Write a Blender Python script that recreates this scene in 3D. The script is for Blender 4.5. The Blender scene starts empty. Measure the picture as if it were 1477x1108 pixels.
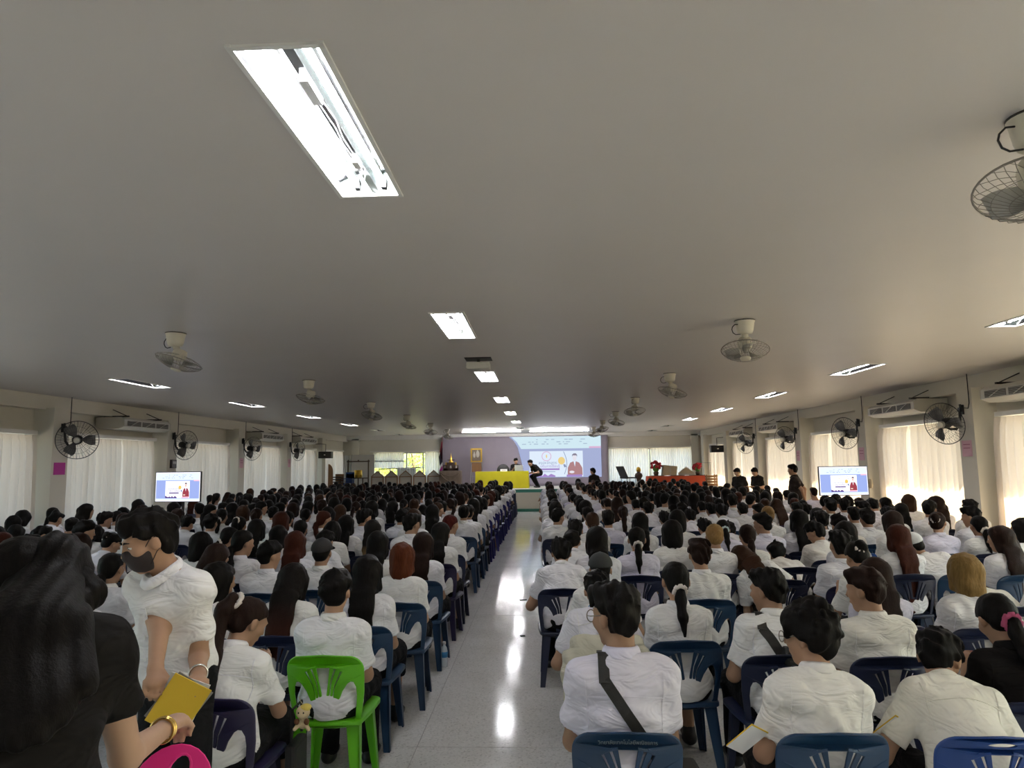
import bpy, bmesh, math, random
import numpy as np
from mathutils import Vector, Matrix

# ------------------------------------------------------------------ camera, sky, sun, exposure
SC = bpy.context.scene
COL = SC.collection
rnd = random.Random(11)
FPX, PITCH, YAW, ROLL, CAMH = 1000.0, 0.1141, 0.0419, 0.0140, 1.88
CX, CY = 738.5, 554.0
CEIL = 3.23
_F = np.array([-math.sin(YAW)*math.cos(PITCH), math.cos(YAW)*math.cos(PITCH), math.sin(PITCH)])
_R = np.array([math.cos(YAW), math.sin(YAW), 0.0])
_D = np.cross(_F, _R)
_c, _s = math.cos(ROLL), math.sin(ROLL)
CAMM = np.array([_c*_R + _s*_D, -_s*_R + _c*_D, _F])          # rows: right, down, forward
cam_data = bpy.data.cameras.new('camera')
cam_data.sensor_fit = 'HORIZONTAL'; cam_data.sensor_width = 36.0
cam_data.lens = FPX/1477.0*36.0
cam_data.clip_start = 0.05; cam_data.clip_end = 300
cam = bpy.data.objects.new('camera', cam_data); COL.objects.link(cam)
_m = Matrix.Identity(4)
for i in range(3):
    _m[i][0] = CAMM[0][i]; _m[i][1] = -CAMM[1][i]; _m[i][2] = -CAMM[2][i]
_m[2][3] = CAMH
cam.matrix_world = _m
SC.camera = cam

world = bpy.data.worlds.new('sky'); SC.world = world; world.use_nodes = True
_wn = world.node_tree.nodes; _wn.clear()
_out = _wn.new('ShaderNodeOutputWorld'); _bg = _wn.new('ShaderNodeBackground'); _sky = _wn.new('ShaderNodeTexSky')
_sky.sky_type = 'NISHITA'; _sky.sun_disc = False; _sky.sun_elevation = math.radians(46); _sky.sun_rotation = math.radians(100)
_sky.air_density = 1.2; _sky.dust_density = 2.5
world.node_tree.links.new(_sky.outputs[0], _bg.inputs[0]); world.node_tree.links.new(_bg.outputs[0], _out.inputs[0])
_bg.inputs[1].default_value = 0.30
sun_data = bpy.data.lights.new('sun', 'SUN'); sun_data.energy = 13.0; sun_data.angle = math.radians(0.6); sun_data.color = (1.0, 0.74, 0.47)
sun = bpy.data.objects.new('sun', sun_data); COL.objects.link(sun)
sun.rotation_euler = Vector((-0.72, 0.10, -0.70)).to_track_quat('-Z', 'Y').to_euler()
TUBE_STRENGTH = 15.0
vs = SC.view_settings
vs.view_transform = 'Standard'; vs.look = 'None'; vs.exposure = 2.1; vs.gamma = 1.0; vs.use_curve_mapping = False
SC.cycles.use_denoising = True
SC.cycles.max_bounces = 8; SC.cycles.diffuse_bounces = 4; SC.cycles.glossy_bounces = 3
SC.cycles.transmission_bounces = 6; SC.cycles.transparent_max_bounces = 8
SC.cycles.caustics_reflective = False; SC.cycles.caustics_refractive = False
SC.cycles.sample_clamp_indirect = 6.0

def ray(px, py):
    return CAMM.T @ np.array([(px-CX)/FPX, (py-CY)/FPX, 1.0])
def on_z(px, py, z):
    d = ray(px, py); return d*((z-CAMH)/d[2]) + np.array([0, 0, CAMH])

# ------------------------------------------------------------------ materials
MATS = {}
def _nodes(m):
    m.use_nodes = True
    nt = m.node_tree
    return nt, nt.nodes['Principled BSDF']
def mat(name, col, rough=0.6, metal=0.0, var=0.0, vscale=8.0, bump=0.0, bscale=60.0, spec=0.5, rand=0.0, stretch=None, coat=0.0, obj=True, emit=0.0):
    """plain principled material with a noise-driven colour variation and fine relief"""
    if name in MATS: return MATS[name]
    m = bpy.data.materials.new(name); nt, b = _nodes(m)
    L = nt.links.new
    b.inputs['Base Color'].default_value = (*col, 1); b.inputs['Roughness'].default_value = rough
    b.inputs['Metallic'].default_value = metal; b.inputs['Specular IOR Level'].default_value = spec
    b.inputs['Coat Weight'].default_value = coat
    if emit > 0:
        b.inputs['Emission Color'].default_value = (*col, 1); b.inputs['Emission Strength'].default_value = emit
    tc = nt.nodes.new('ShaderNodeTexCoord'); mp = nt.nodes.new('ShaderNodeMapping')
    L(tc.outputs['Object'], mp.inputs[0])
    if stretch: mp.inputs['Scale'].default_value = stretch
    src = None
    if var > 0:
        n = nt.nodes.new('ShaderNodeTexNoise'); n.inputs['Scale'].default_value = vscale; n.inputs['Detail'].default_value = 5
        L(mp.outputs[0], n.inputs['Vector'])
        mx = nt.nodes.new('ShaderNodeMix'); mx.data_type = 'RGBA'
        L(n.outputs['Fac'], mx.inputs['Factor'])
        mx.inputs['A'].default_value = tuple(max(0, c*(1-var)) for c in col)+(1,)
        mx.inputs['B'].default_value = tuple(min(1, c*(1+var)) for c in col)+(1,)
        src = mx.outputs['Result']
    if rand > 0:
        oi = nt.nodes.new('ShaderNodeObjectInfo'); hs = nt.nodes.new('ShaderNodeHueSaturation')
        mr = nt.nodes.new('ShaderNodeMapRange'); mr.inputs['To Min'].default_value = 1-rand; mr.inputs['To Max'].default_value = 1+rand
        L(oi.outputs['Random'], mr.inputs['Value']); L(mr.outputs[0], hs.inputs['Value'])
        if src: L(src, hs.inputs['Color'])
        else: hs.inputs['Color'].default_value = (*col, 1)
        src = hs.outputs[0]
    if src: L(src, b.inputs['Base Color'])
    if bump > 0:
        n2 = nt.nodes.new('ShaderNodeTexNoise'); n2.inputs['Scale'].default_value = bscale; n2.inputs['Detail'].default_value = 4
        L(mp.outputs[0], n2.inputs['Vector'])
        bp = nt.nodes.new('ShaderNodeBump'); bp.inputs['Strength'].default_value = bump; bp.inputs['Distance'].default_value = 0.01
        L(n2.outputs['Fac'], bp.inputs['Height']); L(bp.outputs[0], b.inputs['Normal'])
    MATS[name] = m
    return m

def shirt_mat(name, col, rand=0.05):
    """woven cotton: soft creases from two stretched noises"""
    m = bpy.data.materials.new(name); nt, b = _nodes(m); L = nt.links.new
    b.inputs['Roughness'].default_value = 0.85; b.inputs['Specular IOR Level'].default_value = 0.15
    tc = nt.nodes.new('ShaderNodeTexCoord')
    n1 = nt.nodes.new('ShaderNodeTexNoise'); n1.inputs['Scale'].default_value = 7; n1.inputs['Detail'].default_value = 2.2; n1.inputs['Distortion'].default_value = 1.3
    mp = nt.nodes.new('ShaderNodeMapping'); mp.inputs['Scale'].default_value = (1.0, 1.0, 2.0); mp.inputs['Rotation'].default_value = (0.3, 0.5, 0)
    L(tc.outputs['Object'], mp.inputs[0]); L(mp.outputs[0], n1.inputs['Vector'])
    n2 = nt.nodes.new('ShaderNodeTexNoise'); n2.inputs['Scale'].default_value = 420; L(tc.outputs['Object'], n2.inputs['Vector'])
    b1 = nt.nodes.new('ShaderNodeBump'); b1.inputs['Strength'].default_value = 0.6; b1.inputs['Distance'].default_value = 0.045
    L(n1.outputs['Fac'], b1.inputs['Height'])
    b2 = nt.nodes.new('ShaderNodeBump'); b2.inputs['Strength'].default_value = 0.1; b2.inputs['Distance'].default_value = 0.002
    L(n2.outputs['Fac'], b2.inputs['Height']); L(b1.outputs[0], b2.inputs['Normal']); L(b2.outputs[0], b.inputs['Normal'])
    oi = nt.nodes.new('ShaderNodeObjectInfo'); rp = nt.nodes.new('ShaderNodeValToRGB')
    e = rp.color_ramp.elements
    e[0].position = 0; e[0].color = (col[0]*(1-rand*.6), col[1]*(1-rand*.6), col[2]*(1-rand*1.6), 1)
    e[1].position = 1; e[1].color = (col[0]*(1-rand), col[1]*(1-rand), min(1, col[2]*(1+rand*.4)), 1)
    x = e.new(0.5); x.color = (*col, 1)
    L(oi.outputs['Random'], rp.inputs[0]); L(rp.outputs[0], b.inputs['Base Color'])
    MATS[name] = m; return m

def hair_mat(name, col, col2=None, grad=None):
    """strands: noise stretched along the fall of the hair, glossy sheen; optional dyed tips along object z"""
    m = bpy.data.materials.new(name); nt, b = _nodes(m); L = nt.links.new
    b.inputs['Roughness'].default_value = 0.5; b.inputs['Specular IOR Level'].default_value = 0.09
    tc = nt.nodes.new('ShaderNodeTexCoord'); mp = nt.nodes.new('ShaderNodeMapping'); mp.inputs['Scale'].default_value = (1, 1, 0.12)
    L(tc.outputs['Object'], mp.inputs[0])
    n = nt.nodes.new('ShaderNodeTexNoise'); n.inputs['Scale'].default_value = 110; n.inputs['Detail'].default_value = 4; n.inputs['Roughness'].default_value = .7
    L(mp.outputs[0], n.inputs['Vector'])
    mx = nt.nodes.new('ShaderNodeMix'); mx.data_type = 'RGBA'; L(n.outputs['Fac'], mx.inputs['Factor'])
    mx.inputs['A'].default_value = tuple(c*.25 for c in col)+(1,); mx.inputs['B'].default_value = tuple(min(1, c*2.0) for c in col)+(1,)
    src = mx.outputs['Result']
    if col2:
        sp = nt.nodes.new('ShaderNodeSeparateXYZ'); L(tc.outputs['Object'], sp.inputs[0])
        mr = nt.nodes.new('ShaderNodeMapRange'); mr.inputs['From Min'].default_value = grad[0]; mr.inputs['From Max'].default_value = grad[1]
        L(sp.outputs['Z'], mr.inputs['Value'])
        m2 = nt.nodes.new('ShaderNodeMix'); m2.data_type = 'RGBA'; L(mr.outputs[0], m2.inputs['Factor'])
        m2.inputs['A'].default_value = (*col2, 1); L(src, m2.inputs['B']); src = m2.outputs['Result']
    L(src, b.inputs['Base Color'])
    bp = nt.nodes.new('ShaderNodeBump'); bp.inputs['Strength'].default_value = 0.6; bp.inputs['Distance'].default_value = 0.004
    L(n.outputs['Fac'], bp.inputs['Height']); L(bp.outputs[0], b.inputs['Normal'])
    MATS[name] = m; return m

def curtain_mat(name, col, trans):
    m = bpy.data.materials.new(name); m.use_nodes = True; nt = m.node_tree; nt.nodes.clear(); L = nt.links.new
    o = nt.nodes.new('ShaderNodeOutputMaterial'); d = nt.nodes.new('ShaderNodeBsdfDiffuse'); t = nt.nodes.new('ShaderNodeBsdfTranslucent'); x = nt.nodes.new('ShaderNodeMixShader')
    tc = nt.nodes.new('ShaderNodeTexCoord'); n = nt.nodes.new('ShaderNodeTexNoise'); n.inputs['Scale'].default_value = 300
    L(tc.outputs['Object'], n.inputs['Vector'])
    mx = nt.nodes.new('ShaderNodeMix'); mx.data_type = 'RGBA'; L(n.outputs['Fac'], mx.inputs['Factor'])
    mx.inputs['A'].default_value = tuple(c*.93 for c in col)+(1,); mx.inputs['B'].default_value = tuple(min(1, c*1.05) for c in col)+(1,)
    for s in (d, t): L(mx.outputs['Result'], s.inputs['Color'])
    x.inputs[0].default_value = trans
    L(d.outputs[0], x.inputs[1]); L(t.outputs[0], x.inputs[2]); L(x.outputs[0], o.inputs[0])
    MATS[name] = m; return m

def emit_mat(name, col, s):
    m = bpy.data.materials.new(name); m.use_nodes = True; nt = m.node_tree; nt.nodes.clear()
    o = nt.nodes.new('ShaderNodeOutputMaterial'); e = nt.nodes.new('ShaderNodeEmission')
    e.inputs[0].default_value = (*col, 1); e.inputs[1].default_value = s
    nt.links.new(e.outputs[0], o.inputs[0]); MATS[name] = m; return m

def glass_mat(name, col=(0.9, 0.95, 0.93), alpha=0.85):
    m = bpy.data.materials.new(name); m.use_nodes = True; nt = m.node_tree; nt.nodes.clear(); L = nt.links.new
    o = nt.nodes.new('ShaderNodeOutputMaterial'); t = nt.nodes.new('ShaderNodeBsdfTransparent'); g = nt.nodes.new('ShaderNodeBsdfGlossy'); x = nt.nodes.new('ShaderNodeMixShader')
    t.inputs[0].default_value = (*col, 1); g.inputs['Roughness'].default_value = 0.05; x.inputs[0].default_value = 1-alpha
    L(t.outputs[0], x.inputs[1]); L(g.outputs[0], x.inputs[2]); L(x.outputs[0], o.inputs[0]); MATS[name] = m; return m

def floor_mat():
    """polished terrazzo: pale grey-green cement with small dark and light chips"""
    m = bpy.data.materials.new('terrazzo'); nt, b = _nodes(m); L = nt.links.new
    tc = nt.nodes.new('ShaderNodeTexCoord')
    v = nt.nodes.new('ShaderNodeTexVoronoi'); v.inputs['Scale'].default_value = 85; L(tc.outputs['Object'], v.inputs['Vector'])
    r = nt.nodes.new('ShaderNodeValToRGB'); L(v.outputs['Color'], r.inputs[0])
    e = r.color_ramp.elements; e[0].color = (.58, .585, .575, 1); e[0].position = .05; e[1].color = (.87, .87, .86, 1); e[1].position = .95
    x = e.new(.3); x.color = (.77, .78, .77, 1)
    n = nt.nodes.new('ShaderNodeTexNoise'); n.inputs['Scale'].default_value = 1.6; n.inputs['Detail'].default_value = 6; L(tc.outputs['Object'], n.inputs['Vector'])
    mx = nt.nodes.new('ShaderNodeMix'); mx.data_type = 'RGBA'; mx.blend_type = 'MULTIPLY'; mx.inputs['Factor'].default_value = .5
    r2 = nt.nodes.new('ShaderNodeValToRGB'); r2.color_ramp.elements[0].color = (.7, .7, .68, 1); r2.color_ramp.elements[0].position = .3; r2.color_ramp.elements[1].position = .7
    L(n.outputs['Fac'], r2.inputs[0]); L(r.outputs[0], mx.inputs['A']); L(r2.outputs[0], mx.inputs['B']); L(mx.outputs['Result'], b.inputs['Base Color'])
    n3 = nt.nodes.new('ShaderNodeTexNoise'); n3.inputs['Scale'].default_value = 3; n3.inputs['Detail'].default_value = 4; L(tc.outputs['Object'], n3.inputs['Vector'])
    mr = nt.nodes.new('ShaderNodeMapRange'); mr.inputs['To Min'].default_value = .05; mr.inputs['To Max'].default_value = .16; L(n3.outputs['Fac'], mr.inputs['Value'])
    L(mr.outputs[0], b.inputs['Roughness'])
    b.inputs['Specular IOR Level'].default_value = 0.55
    bp = nt.nodes.new('ShaderNodeBump'); bp.inputs['Strength'].default_value = .06; bp.inputs['Distance'].default_value = .02; L(n3.outputs['Fac'], bp.inputs['Height']); L(bp.outputs[0], b.inputs['Normal'])
    MATS['terrazzo'] = m; return m

floor_mat()
mat('ceiling_paint', (.66, .625, .60), .40, var=.04, vscale=1.2, bump=.05, bscale=2.2, spec=.4)
mat('wall_paint', (.74, .71, .62), .75, var=.05, vscale=1.5, bump=.06, bscale=40)
mat('trim_white', (.82, .81, .77), .5, var=.03)
mat('lamp_metal', (.62, .66, .65), .14, 1.0, var=.02)
mat('lamp_frame', (.80, .80, .78), .5, var=.02)
emit_mat('tube_glow', (1.0, 0.975, 1.02), TUBE_STRENGTH); emit_mat('batten_glow', (1.0, 0.975, 1.0), 38.0)
curtain_mat('curtain_cream', (.84, .77, .71), .32)
curtain_mat('curtain_pale', (.82, .82, .82), .40)
glass_mat('window_glass')
mat('aluminium', (.55, .56, .56), .4, .8, var=.04)
mat('black_plastic', (.012, .012, .013), .45, var=.1)
mat('dark_metal', (.05, .045, .04), .5, .3, var=.1)
mat('ac_shell', (.52, .50, .43), .55, var=.06, vscale=3)
mat('ac_white', (.66, .65, .60), .5, var=.04)
mat('ac_grille', (.12, .11, .09), .6, var=.15)
mat('fan_cream', (.66, .62, .52), .45, var=.05)
mat('fan_blade', (.45, .44, .40), .35, var=.05)
mat('fan_wire', (.30, .28, .25), .4, .5, var=.05)
mat('magenta_paper', (.55, .05, .36), .8, var=.05)
mat('pink_paper', (.80, .50, .58), .8, var=.04)
mat('pink_ink', (.45, .12, .22), .8, var=.04)
mat('stage_green', (.05, .26, .19), .4, var=.08)
mat('stage_cream', (.64, .60, .50), .5, var=.06, vscale=2)
mat('drape_purple', (.36, .32, .38), .85, var=.06, vscale=3, bump=.15, bscale=6)
mat('yellow_cloth', (.62, .56, .01), .7, var=.08, vscale=5, bump=.2, bscale=9)
mat('brown_cloth', (.16, .12, .09), .6, var=.15, vscale=6, bump=.2, bscale=9)
mat('orange_cloth', (.66, .09, .03), .65, var=.1, vscale=5)
mat('dark_wood', (.075, .045, .03), .5, var=.25, vscale=14, stretch=(1, 1, .15))
mat('mid_wood', (.24, .12, .05), .5, var=.25, vscale=14, stretch=(1, 1, .15))
mat('pale_board', (.50, .47, .42), .6, var=.06, vscale=3)
mat('grey_board', (.48, .46, .43), .6, var=.05, vscale=2)
mat('gold', (.75, .48, .08), .3, .9, var=.08)
mat('red_flower', (.50, .015, .03), .6, var=.3, vscale=30)
mat('leaf_green', (.10, .24, .04), .6, var=.35, vscale=9)
mat('lime_leaf', (.42, .52, .10), .6, var=.35, vscale=3)
mat('bark', (.12, .08, .05), .9, var=.3)
mat('cardboard', (.52, .45, .33), .8, var=.08)
mat('grey_plastic', (.35, .35, .35), .5, var=.05)
mat('laptop_silver', (.55, .58, .56), .35, .5, var=.03)
mat('paper_white', (.85, .85, .85), .7, var=.02)
mat('outside_white', (.8, .8, .78), .8, var=.05)
mat('outside_ground', (.34, .33, .30), .9, var=.2, vscale=.6)
# chairs
mat('chair_navy', (.012, .018, .052), .38, var=.1, rand=.25)
mat('chair_blue', (.014, .045, .105), .36, var=.1, rand=.15)
mat('chair_royal', (.012, .055, .24), .36, var=.08)
mat('chair_purple_navy', (.018, .014, .055), .38, var=.1)
mat('chair_violet_blue', (.02, .018, .16), .38, var=.1)
mat('chair_green', (.13, .52, .012), .36, var=.06)
mat('chair_print', (.45, .52, .55), .6, var=.03)
# people
mat('skin', (.40, .235, .15), .55, var=.08, vscale=18, rand=.14, spec=.35)
mat('skin_fair', (.52, .33, .23), .55, var=.06, vscale=18, spec=.35)
mat('eye_white', (.75, .73, .70), .3); mat('eye_dark', (.02, .013, .01), .2); mat('lip', (.36, .13, .10), .5)
shirt_mat('shirt_white', (.86, .86, .88)); shirt_mat('shirt_warm', (.86, .84, .80), .02); shirt_mat('shirt_lavender', (.76, .74, .87), .02)
shirt_mat('shirt_black', (.012, .011, .011), .02); shirt_mat('shirt_cream', (.84, .82, .74), .02); shirt_mat('jacket_cream', (.62, .60, .50), .02)
shirt_mat('trouser_black', (.010, .010, .011), .02); shirt_mat('shirt_brownblack', (.035, .026, .022), .02)
mat('shoe_black', (.012, .012, .012), .4, var=.1)
hair_mat('hair_black', (.006, .005, .0045)); hair_mat('hair_dark_brown', (.016, .008, .006)); hair_mat('hair_brown', (.034, .016, .009))
hair_mat('hair_auburn', (.042, .011, .006)); hair_mat('hair_red', (.055, .008, .007)); hair_mat('hair_copper', (.080, .020, .008))
hair_mat('hair_blonde', (.20, .125, .045)); hair_mat('hair_dirty_blonde', (.22, .13, .05))
hair_mat('hair_blond_tips', (.011, .009, .008), (.42, .27, .12), (.78, .95))
hair_mat('hair_streaked', (.035, .016, .010), (.06, .028, .015), (.55, 1.15)); hair_mat('hair_auburn_tips', (.008, .006, .005), (.055, .015, .008), (.72, 1.0))
mat('mask_black', (.020, .012, .013), .7, var=.1, bump=.1, bscale=200)
mat('strap_black', (.014, .013, .012), .6, var=.1, bump=.2, bscale=250)
mat('strap_blue', (.03, .22, .50), .5)
mat('cap_black', (.018, .017, .018), .8, var=.1); mat('cap_white', (.62, .64, .66), .8, var=.25, vscale=60, stretch=(1, 1, .02)); mat('cap_grey', (.03, .033, .034), .8, var=.1)
mat('scrunchie_white', (.72, .66, .62), .8, var=.05, bump=.4, bscale=90); mat('scrunchie_pink', (.42, .07, .17), .8, var=.08, bump=.4, bscale=90)
mat('bow_blue', (.55, .66, .68), .7, var=.05); mat('scrunchie_black', (.02, .016, .018), .8)
mat('silver', (.75, .75, .73), .25, 1.0); mat('gold_chain', (.75, .50, .16), .25, 1.0)
mat('hot_pink', (.95, .03, .30), .5, var=.05); mat('booklet_yellow', (.75, .50, .03), .6, var=.05); mat('booklet_grey', (.30, .30, .30), .6)
mat('plush_cream', (.72, .58, .36), .9, var=.06, bump=.5, bscale=220); mat('plush_yellow', (.80, .65, .15), .9, var=.05, bump=.5, bscale=220); mat('plush_brown', (.14, .06, .025), .9)
mat('denim_blue', (.03, .12, .34), .7)
mat('water_clear', (.6, .68, .75), .1, spec=.8)
mat('glasses_metal', (.25, .23, .20), .3, .9)

# ------------------------------------------------------------------ mesh helpers
def mesh_from(name, V, F, mats, smooth=False, midx=None):
    me = bpy.data.meshes.new(name)
    V = np.asarray(V, np.float64)
    if isinstance(F, np.ndarray):
        n, k = F.shape
        me.vertices.add(len(V)); me.vertices.foreach_set('co', V.astype(np.float32).ravel())
        me.loops.add(n*k); me.polygons.add(n)
        me.polygons.foreach_set('loop_start', np.arange(0, n*k, k, dtype=np.int32))
        me.loops.foreach_set('vertex_index', F.astype(np.int32).ravel())
        me.update(calc_edges=True); me.validate()
    else:
        me.from_pydata([tuple(v) for v in V], [], F); me.update()
    for m in mats: me.materials.append(MATS[m])
    if midx is not None: me.polygons.foreach_set('material_index', np.asarray(midx, np.int32))
    if smooth: me.polygons.foreach_set('use_smooth', np.ones(len(me.polygons), bool))
    me.update()
    return me
def obj(name, me, parent=None, loc=None, rot=None):
    o = bpy.data.objects.new(name, me); COL.objects.link(o)
    if parent: o.parent = parent
    if loc is not None: o.location = loc
    if rot is not None: o.rotation_euler = rot
    return o
def tag(o, label=None, cat=None, group=None, kind=None):
    if label: o['label'] = label
    if cat: o['category'] = cat
    if group: o['group'] = group
    if kind: o['kind'] = kind
    return o
def thing(name, label, cat, loc=(0, 0, 0), rz=0.0, group=None):
    o = bpy.data.objects.new(name, None); COL.objects.link(o); o.empty_display_size = .1
    o.location = loc; o.rotation_euler = (0, 0, rz)
    return tag(o, label, cat, group)
def dup(o, parent=None, loc=None, rz=None):
    c = o.copy(); COL.objects.link(c); c.parent = parent
    if loc is not None: c.location = loc
    if rz is not None: c.rotation_euler[2] = rz
    for ch in o.children: dup(ch, c)
    return c
def rotm(rx=0, ry=0, rz=0):
    cx, sx, cy, sy, cz, sz = math.cos(rx), math.sin(rx), math.cos(ry), math.sin(ry), math.cos(rz), math.sin(rz)
    X = np.array([[1, 0, 0], [0, cx, -sx], [0, sx, cx]]); Y = np.array([[cy, 0, sy], [0, 1, 0], [-sy, 0, cy]]); Z = np.array([[cz, -sz, 0], [sz, cz, 0], [0, 0, 1]])
    return Z @ Y @ X
def unit(v): v = np.asarray(v, float); return v/max(1e-9, np.linalg.norm(v))

class MB:
    """collects faces of one mesh"""
    def __init__(s): s.V = []; s.F = []; s.M = []; s.m = 0
    def add(s, V, F):
        b = len(s.V); s.V += [tuple(v) for v in V]; s.F += [tuple(i+b for i in f) for f in F]; s.M += [s.m]*len(F); return s
    def box(s, c, d, R=None):
        c = np.asarray(c, float); h = np.asarray(d, float)/2
        P = np.array([[x, y, z] for x in (-1, 1) for y in (-1, 1) for z in (-1, 1)])*h
        if R is not None: P = P @ np.asarray(R).T
        return s.add(P+c, [(0, 1, 3, 2), (4, 6, 7, 5), (0, 4, 5, 1), (2, 3, 7, 6), (0, 2, 6, 4), (1, 5, 7, 3)])
    def bar(s, a, b, w, t, up=(0, 0, 1), w2=None, t2=None):
        """rectangular bar from a to b (tapered to w2 x t2)"""
        a = np.asarray(a, float); b = np.asarray(b, float); d = unit(b-a); x = np.cross(d, up)
        if np.linalg.norm(x) < 1e-6: x = np.cross(d, (0, 1, 0))
        x = unit(x); y = np.cross(x, d); w2 = w if w2 is None else w2; t2 = t if t2 is None else t2
        V = [a+x*i*w/2+y*j*t/2 for i, j in ((-1, -1), (1, -1), (1, 1), (-1, 1))]+[b+x*i*w2/2+y*j*t2/2 for i, j in ((-1, -1), (1, -1), (1, 1), (-1, 1))]
        return s.add(V, [(3, 2, 1, 0), (4, 5, 6, 7), (0, 1, 5, 4), (1, 2, 6, 5), (2, 3, 7, 6), (3, 0, 4, 7)])
    def tube(s, P, r, n=8, closed=False, caps=True):
        P = [np.asarray(p, float) for p in P]; k = len(P); rr = r if hasattr(r, '__len__') else [r]*k
        ref = None; V = []
        for i in range(k):
            t = unit(P[(i+1) % k]-P[i-1]) if closed else unit(P[min(i+1, k-1)]-P[max(i-1, 0)])
            if ref is None:
                ref = np.cross(t, (0, 0, 1)); ref = np.cross(t, (0, 1, 0)) if np.linalg.norm(ref) < .05 else ref
            x = unit(ref-t*np.dot(ref, t)); y = np.cross(t, x); ref = x
            V += [P[i]+rr[i]*(x*math.cos(2*math.pi*j/n)+y*math.sin(2*math.pi*j/n)) for j in range(n)]
        F = []
        for i in range(k if closed else k-1):
            for j in range(n):
                a, b = i*n+j, i*n+(j+1) % n; c, d = ((i+1) % k)*n+(j+1) % n, ((i+1) % k)*n+j
                F.append((a, b, c, d))
        if caps and not closed: F += [tuple(range(n-1, -1, -1)), tuple((k-1)*n+j for j in range(n))]
        return s.add(V, F)
    def ring(s, c, R, r, axis=(0, 0, 1), n=28, m=6):
        ax = unit(axis); x = unit(np.cross(ax, (1, 0, 0)) if abs(ax[0]) < .9 else np.cross(ax, (0, 1, 0))); y = np.cross(ax, x)
        return s.tube([np.asarray(c)+R*(x*math.cos(2*math.pi*i/n)+y*math.sin(2*math.pi*i/n)) for i in range(n)], r, m, closed=True)
    def lathe(s, prof, n=20, c=(0, 0, 0), R=None):
        """profile [(radius, z)] around local z"""
        V = []; F = []; k = len(prof)
        for r, z in prof: V += [(r*math.cos(2*math.pi*j/n), r*math.sin(2*math.pi*j/n), z) for j in range(n)]
        for i in range(k-1):
            for j in range(n): F.append((i*n+j, i*n+(j+1) % n, (i+1)*n+(j+1) % n, (i+1)*n+j))
        F += [tuple(range(n-1, -1, -1)), tuple((k-1)*n+j for j in range(n))]
        V = np.array(V)
        if R is not None: V = V @ np.asarray(R).T
        return s.add(V+np.asarray(c, float), F)
    def prism(s, poly, a, b):
        """polygon (list of 3d points) swept by the vector from a to b"""
        P = [np.asarray(p, float) for p in poly]; d = np.asarray(b, float)-np.asarray(a, float); n = len(P)
        F = [tuple(range(n-1, -1, -1)), tuple(range(n, 2*n))]+[(i, (i+1) % n, n+(i+1) % n, n+i) for i in range(n)]
        return s.add(P+[p+d for p in P], F)
    def mesh(s, name, mats, smooth=False):
        if isinstance(mats, str): mats = [mats]
        me = mesh_from(name, s.V, s.F, mats, smooth, s.M)
        bm = bmesh.new(); bm.from_mesh(me); bmesh.ops.recalc_face_normals(bm, faces=bm.faces); bm.to_mesh(me); bm.free()
        return me
    def obj(s, name, mats, parent=None, smooth=False, loc=None, rot=None):
        return obj(name, s.mesh(name, mats, smooth), parent, loc, rot)
def smooth_by_angle(o, deg=35):
    me = o.data; me.polygons.foreach_set('use_smooth', np.ones(len(me.polygons), bool))
    try: me.set_sharp_from_angle(angle=math.radians(deg))
    except Exception: pass
    return o
def bevel(o, w, seg=2):
    m = o.modifiers.new('bevel', 'BEVEL'); m.width = w; m.segments = seg; m.limit_method = 'ANGLE'; return o
def curve_plate(polys, thick, bev=0.0, res=1):
    """2d outlines with holes -> numpy verts/faces of an extruded plate in the xy plane"""
    cu = bpy.data.curves.new('plate', 'CURVE'); cu.dimensions = '2D'; cu.fill_mode = 'BOTH'; cu.extrude = thick/2; cu.bevel_depth = bev; cu.bevel_resolution = res
    for p in polys:
        sp = cu.splines.new('POLY'); sp.points.add(len(p)-1); sp.use_cyclic_u = True
        for i, (x, y) in enumerate(p): sp.points[i].co = (x, y, 0, 1)
    o = bpy.data.objects.new('plate', cu); COL.objects.link(o)
    dg = bpy.context.evaluated_depsgraph_get()
    me = bpy.data.meshes.new_from_object(o.evaluated_get(dg))
    bm = bmesh.new(); bm.from_mesh(me); bmesh.ops.remove_doubles(bm, verts=bm.verts, dist=1e-5)
    V = np.array([v.co[:] for v in bm.verts]); bm.verts.index_update(); F = [tuple(v.index for v in f.verts) for f in bm.faces]
    bm.free(); bpy.data.objects.remove(o); bpy.data.curves.remove(cu); bpy.data.meshes.remove(me)
    return V, F
def text_mesh(s, size, name, m, thick=.001):
    cu = bpy.data.curves.new(name, 'FONT'); cu.body = s; cu.size = size; cu.align_x = 'CENTER'; cu.align_y = 'CENTER'; cu.extrude = thick
    o = bpy.data.objects.new(name, cu); COL.objects.link(o)
    me = bpy.data.meshes.new_from_object(o.evaluated_get(bpy.context.evaluated_depsgraph_get()))
    bpy.data.objects.remove(o); me.name = name; me.materials.clear(); me.materials.append(MATS[m]); return me

# ------------------------------------------------------------------ the room
XL, XR, YB, YF = -9.18, 7.34, 31.75, -3.2
LP = [12.36+3.85*k for k in range(-4, 6)]
RP = [11.70+3.78*k for k in range(-4, 6)]
LIGHT_X = {'far': -6.35, 'mid': -.835, 'sun': 4.80}
LIGHT_Y = [2.69+4.0*k for k in range(-1, 8)]
LW, LL = .29, 1.25
lights = []
for row, x in LIGHT_X.items():
    for k, y in enumerate(LIGHT_Y):
        if k == 8 and row == 'mid': continue
        lights.append((row, x, y, k < 7))
def struct(name, mb, m, parent=None, smooth=False):
    o = mb.obj(name, m, parent, smooth)
    if not parent: o['kind'] = 'structure'
    return o
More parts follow.
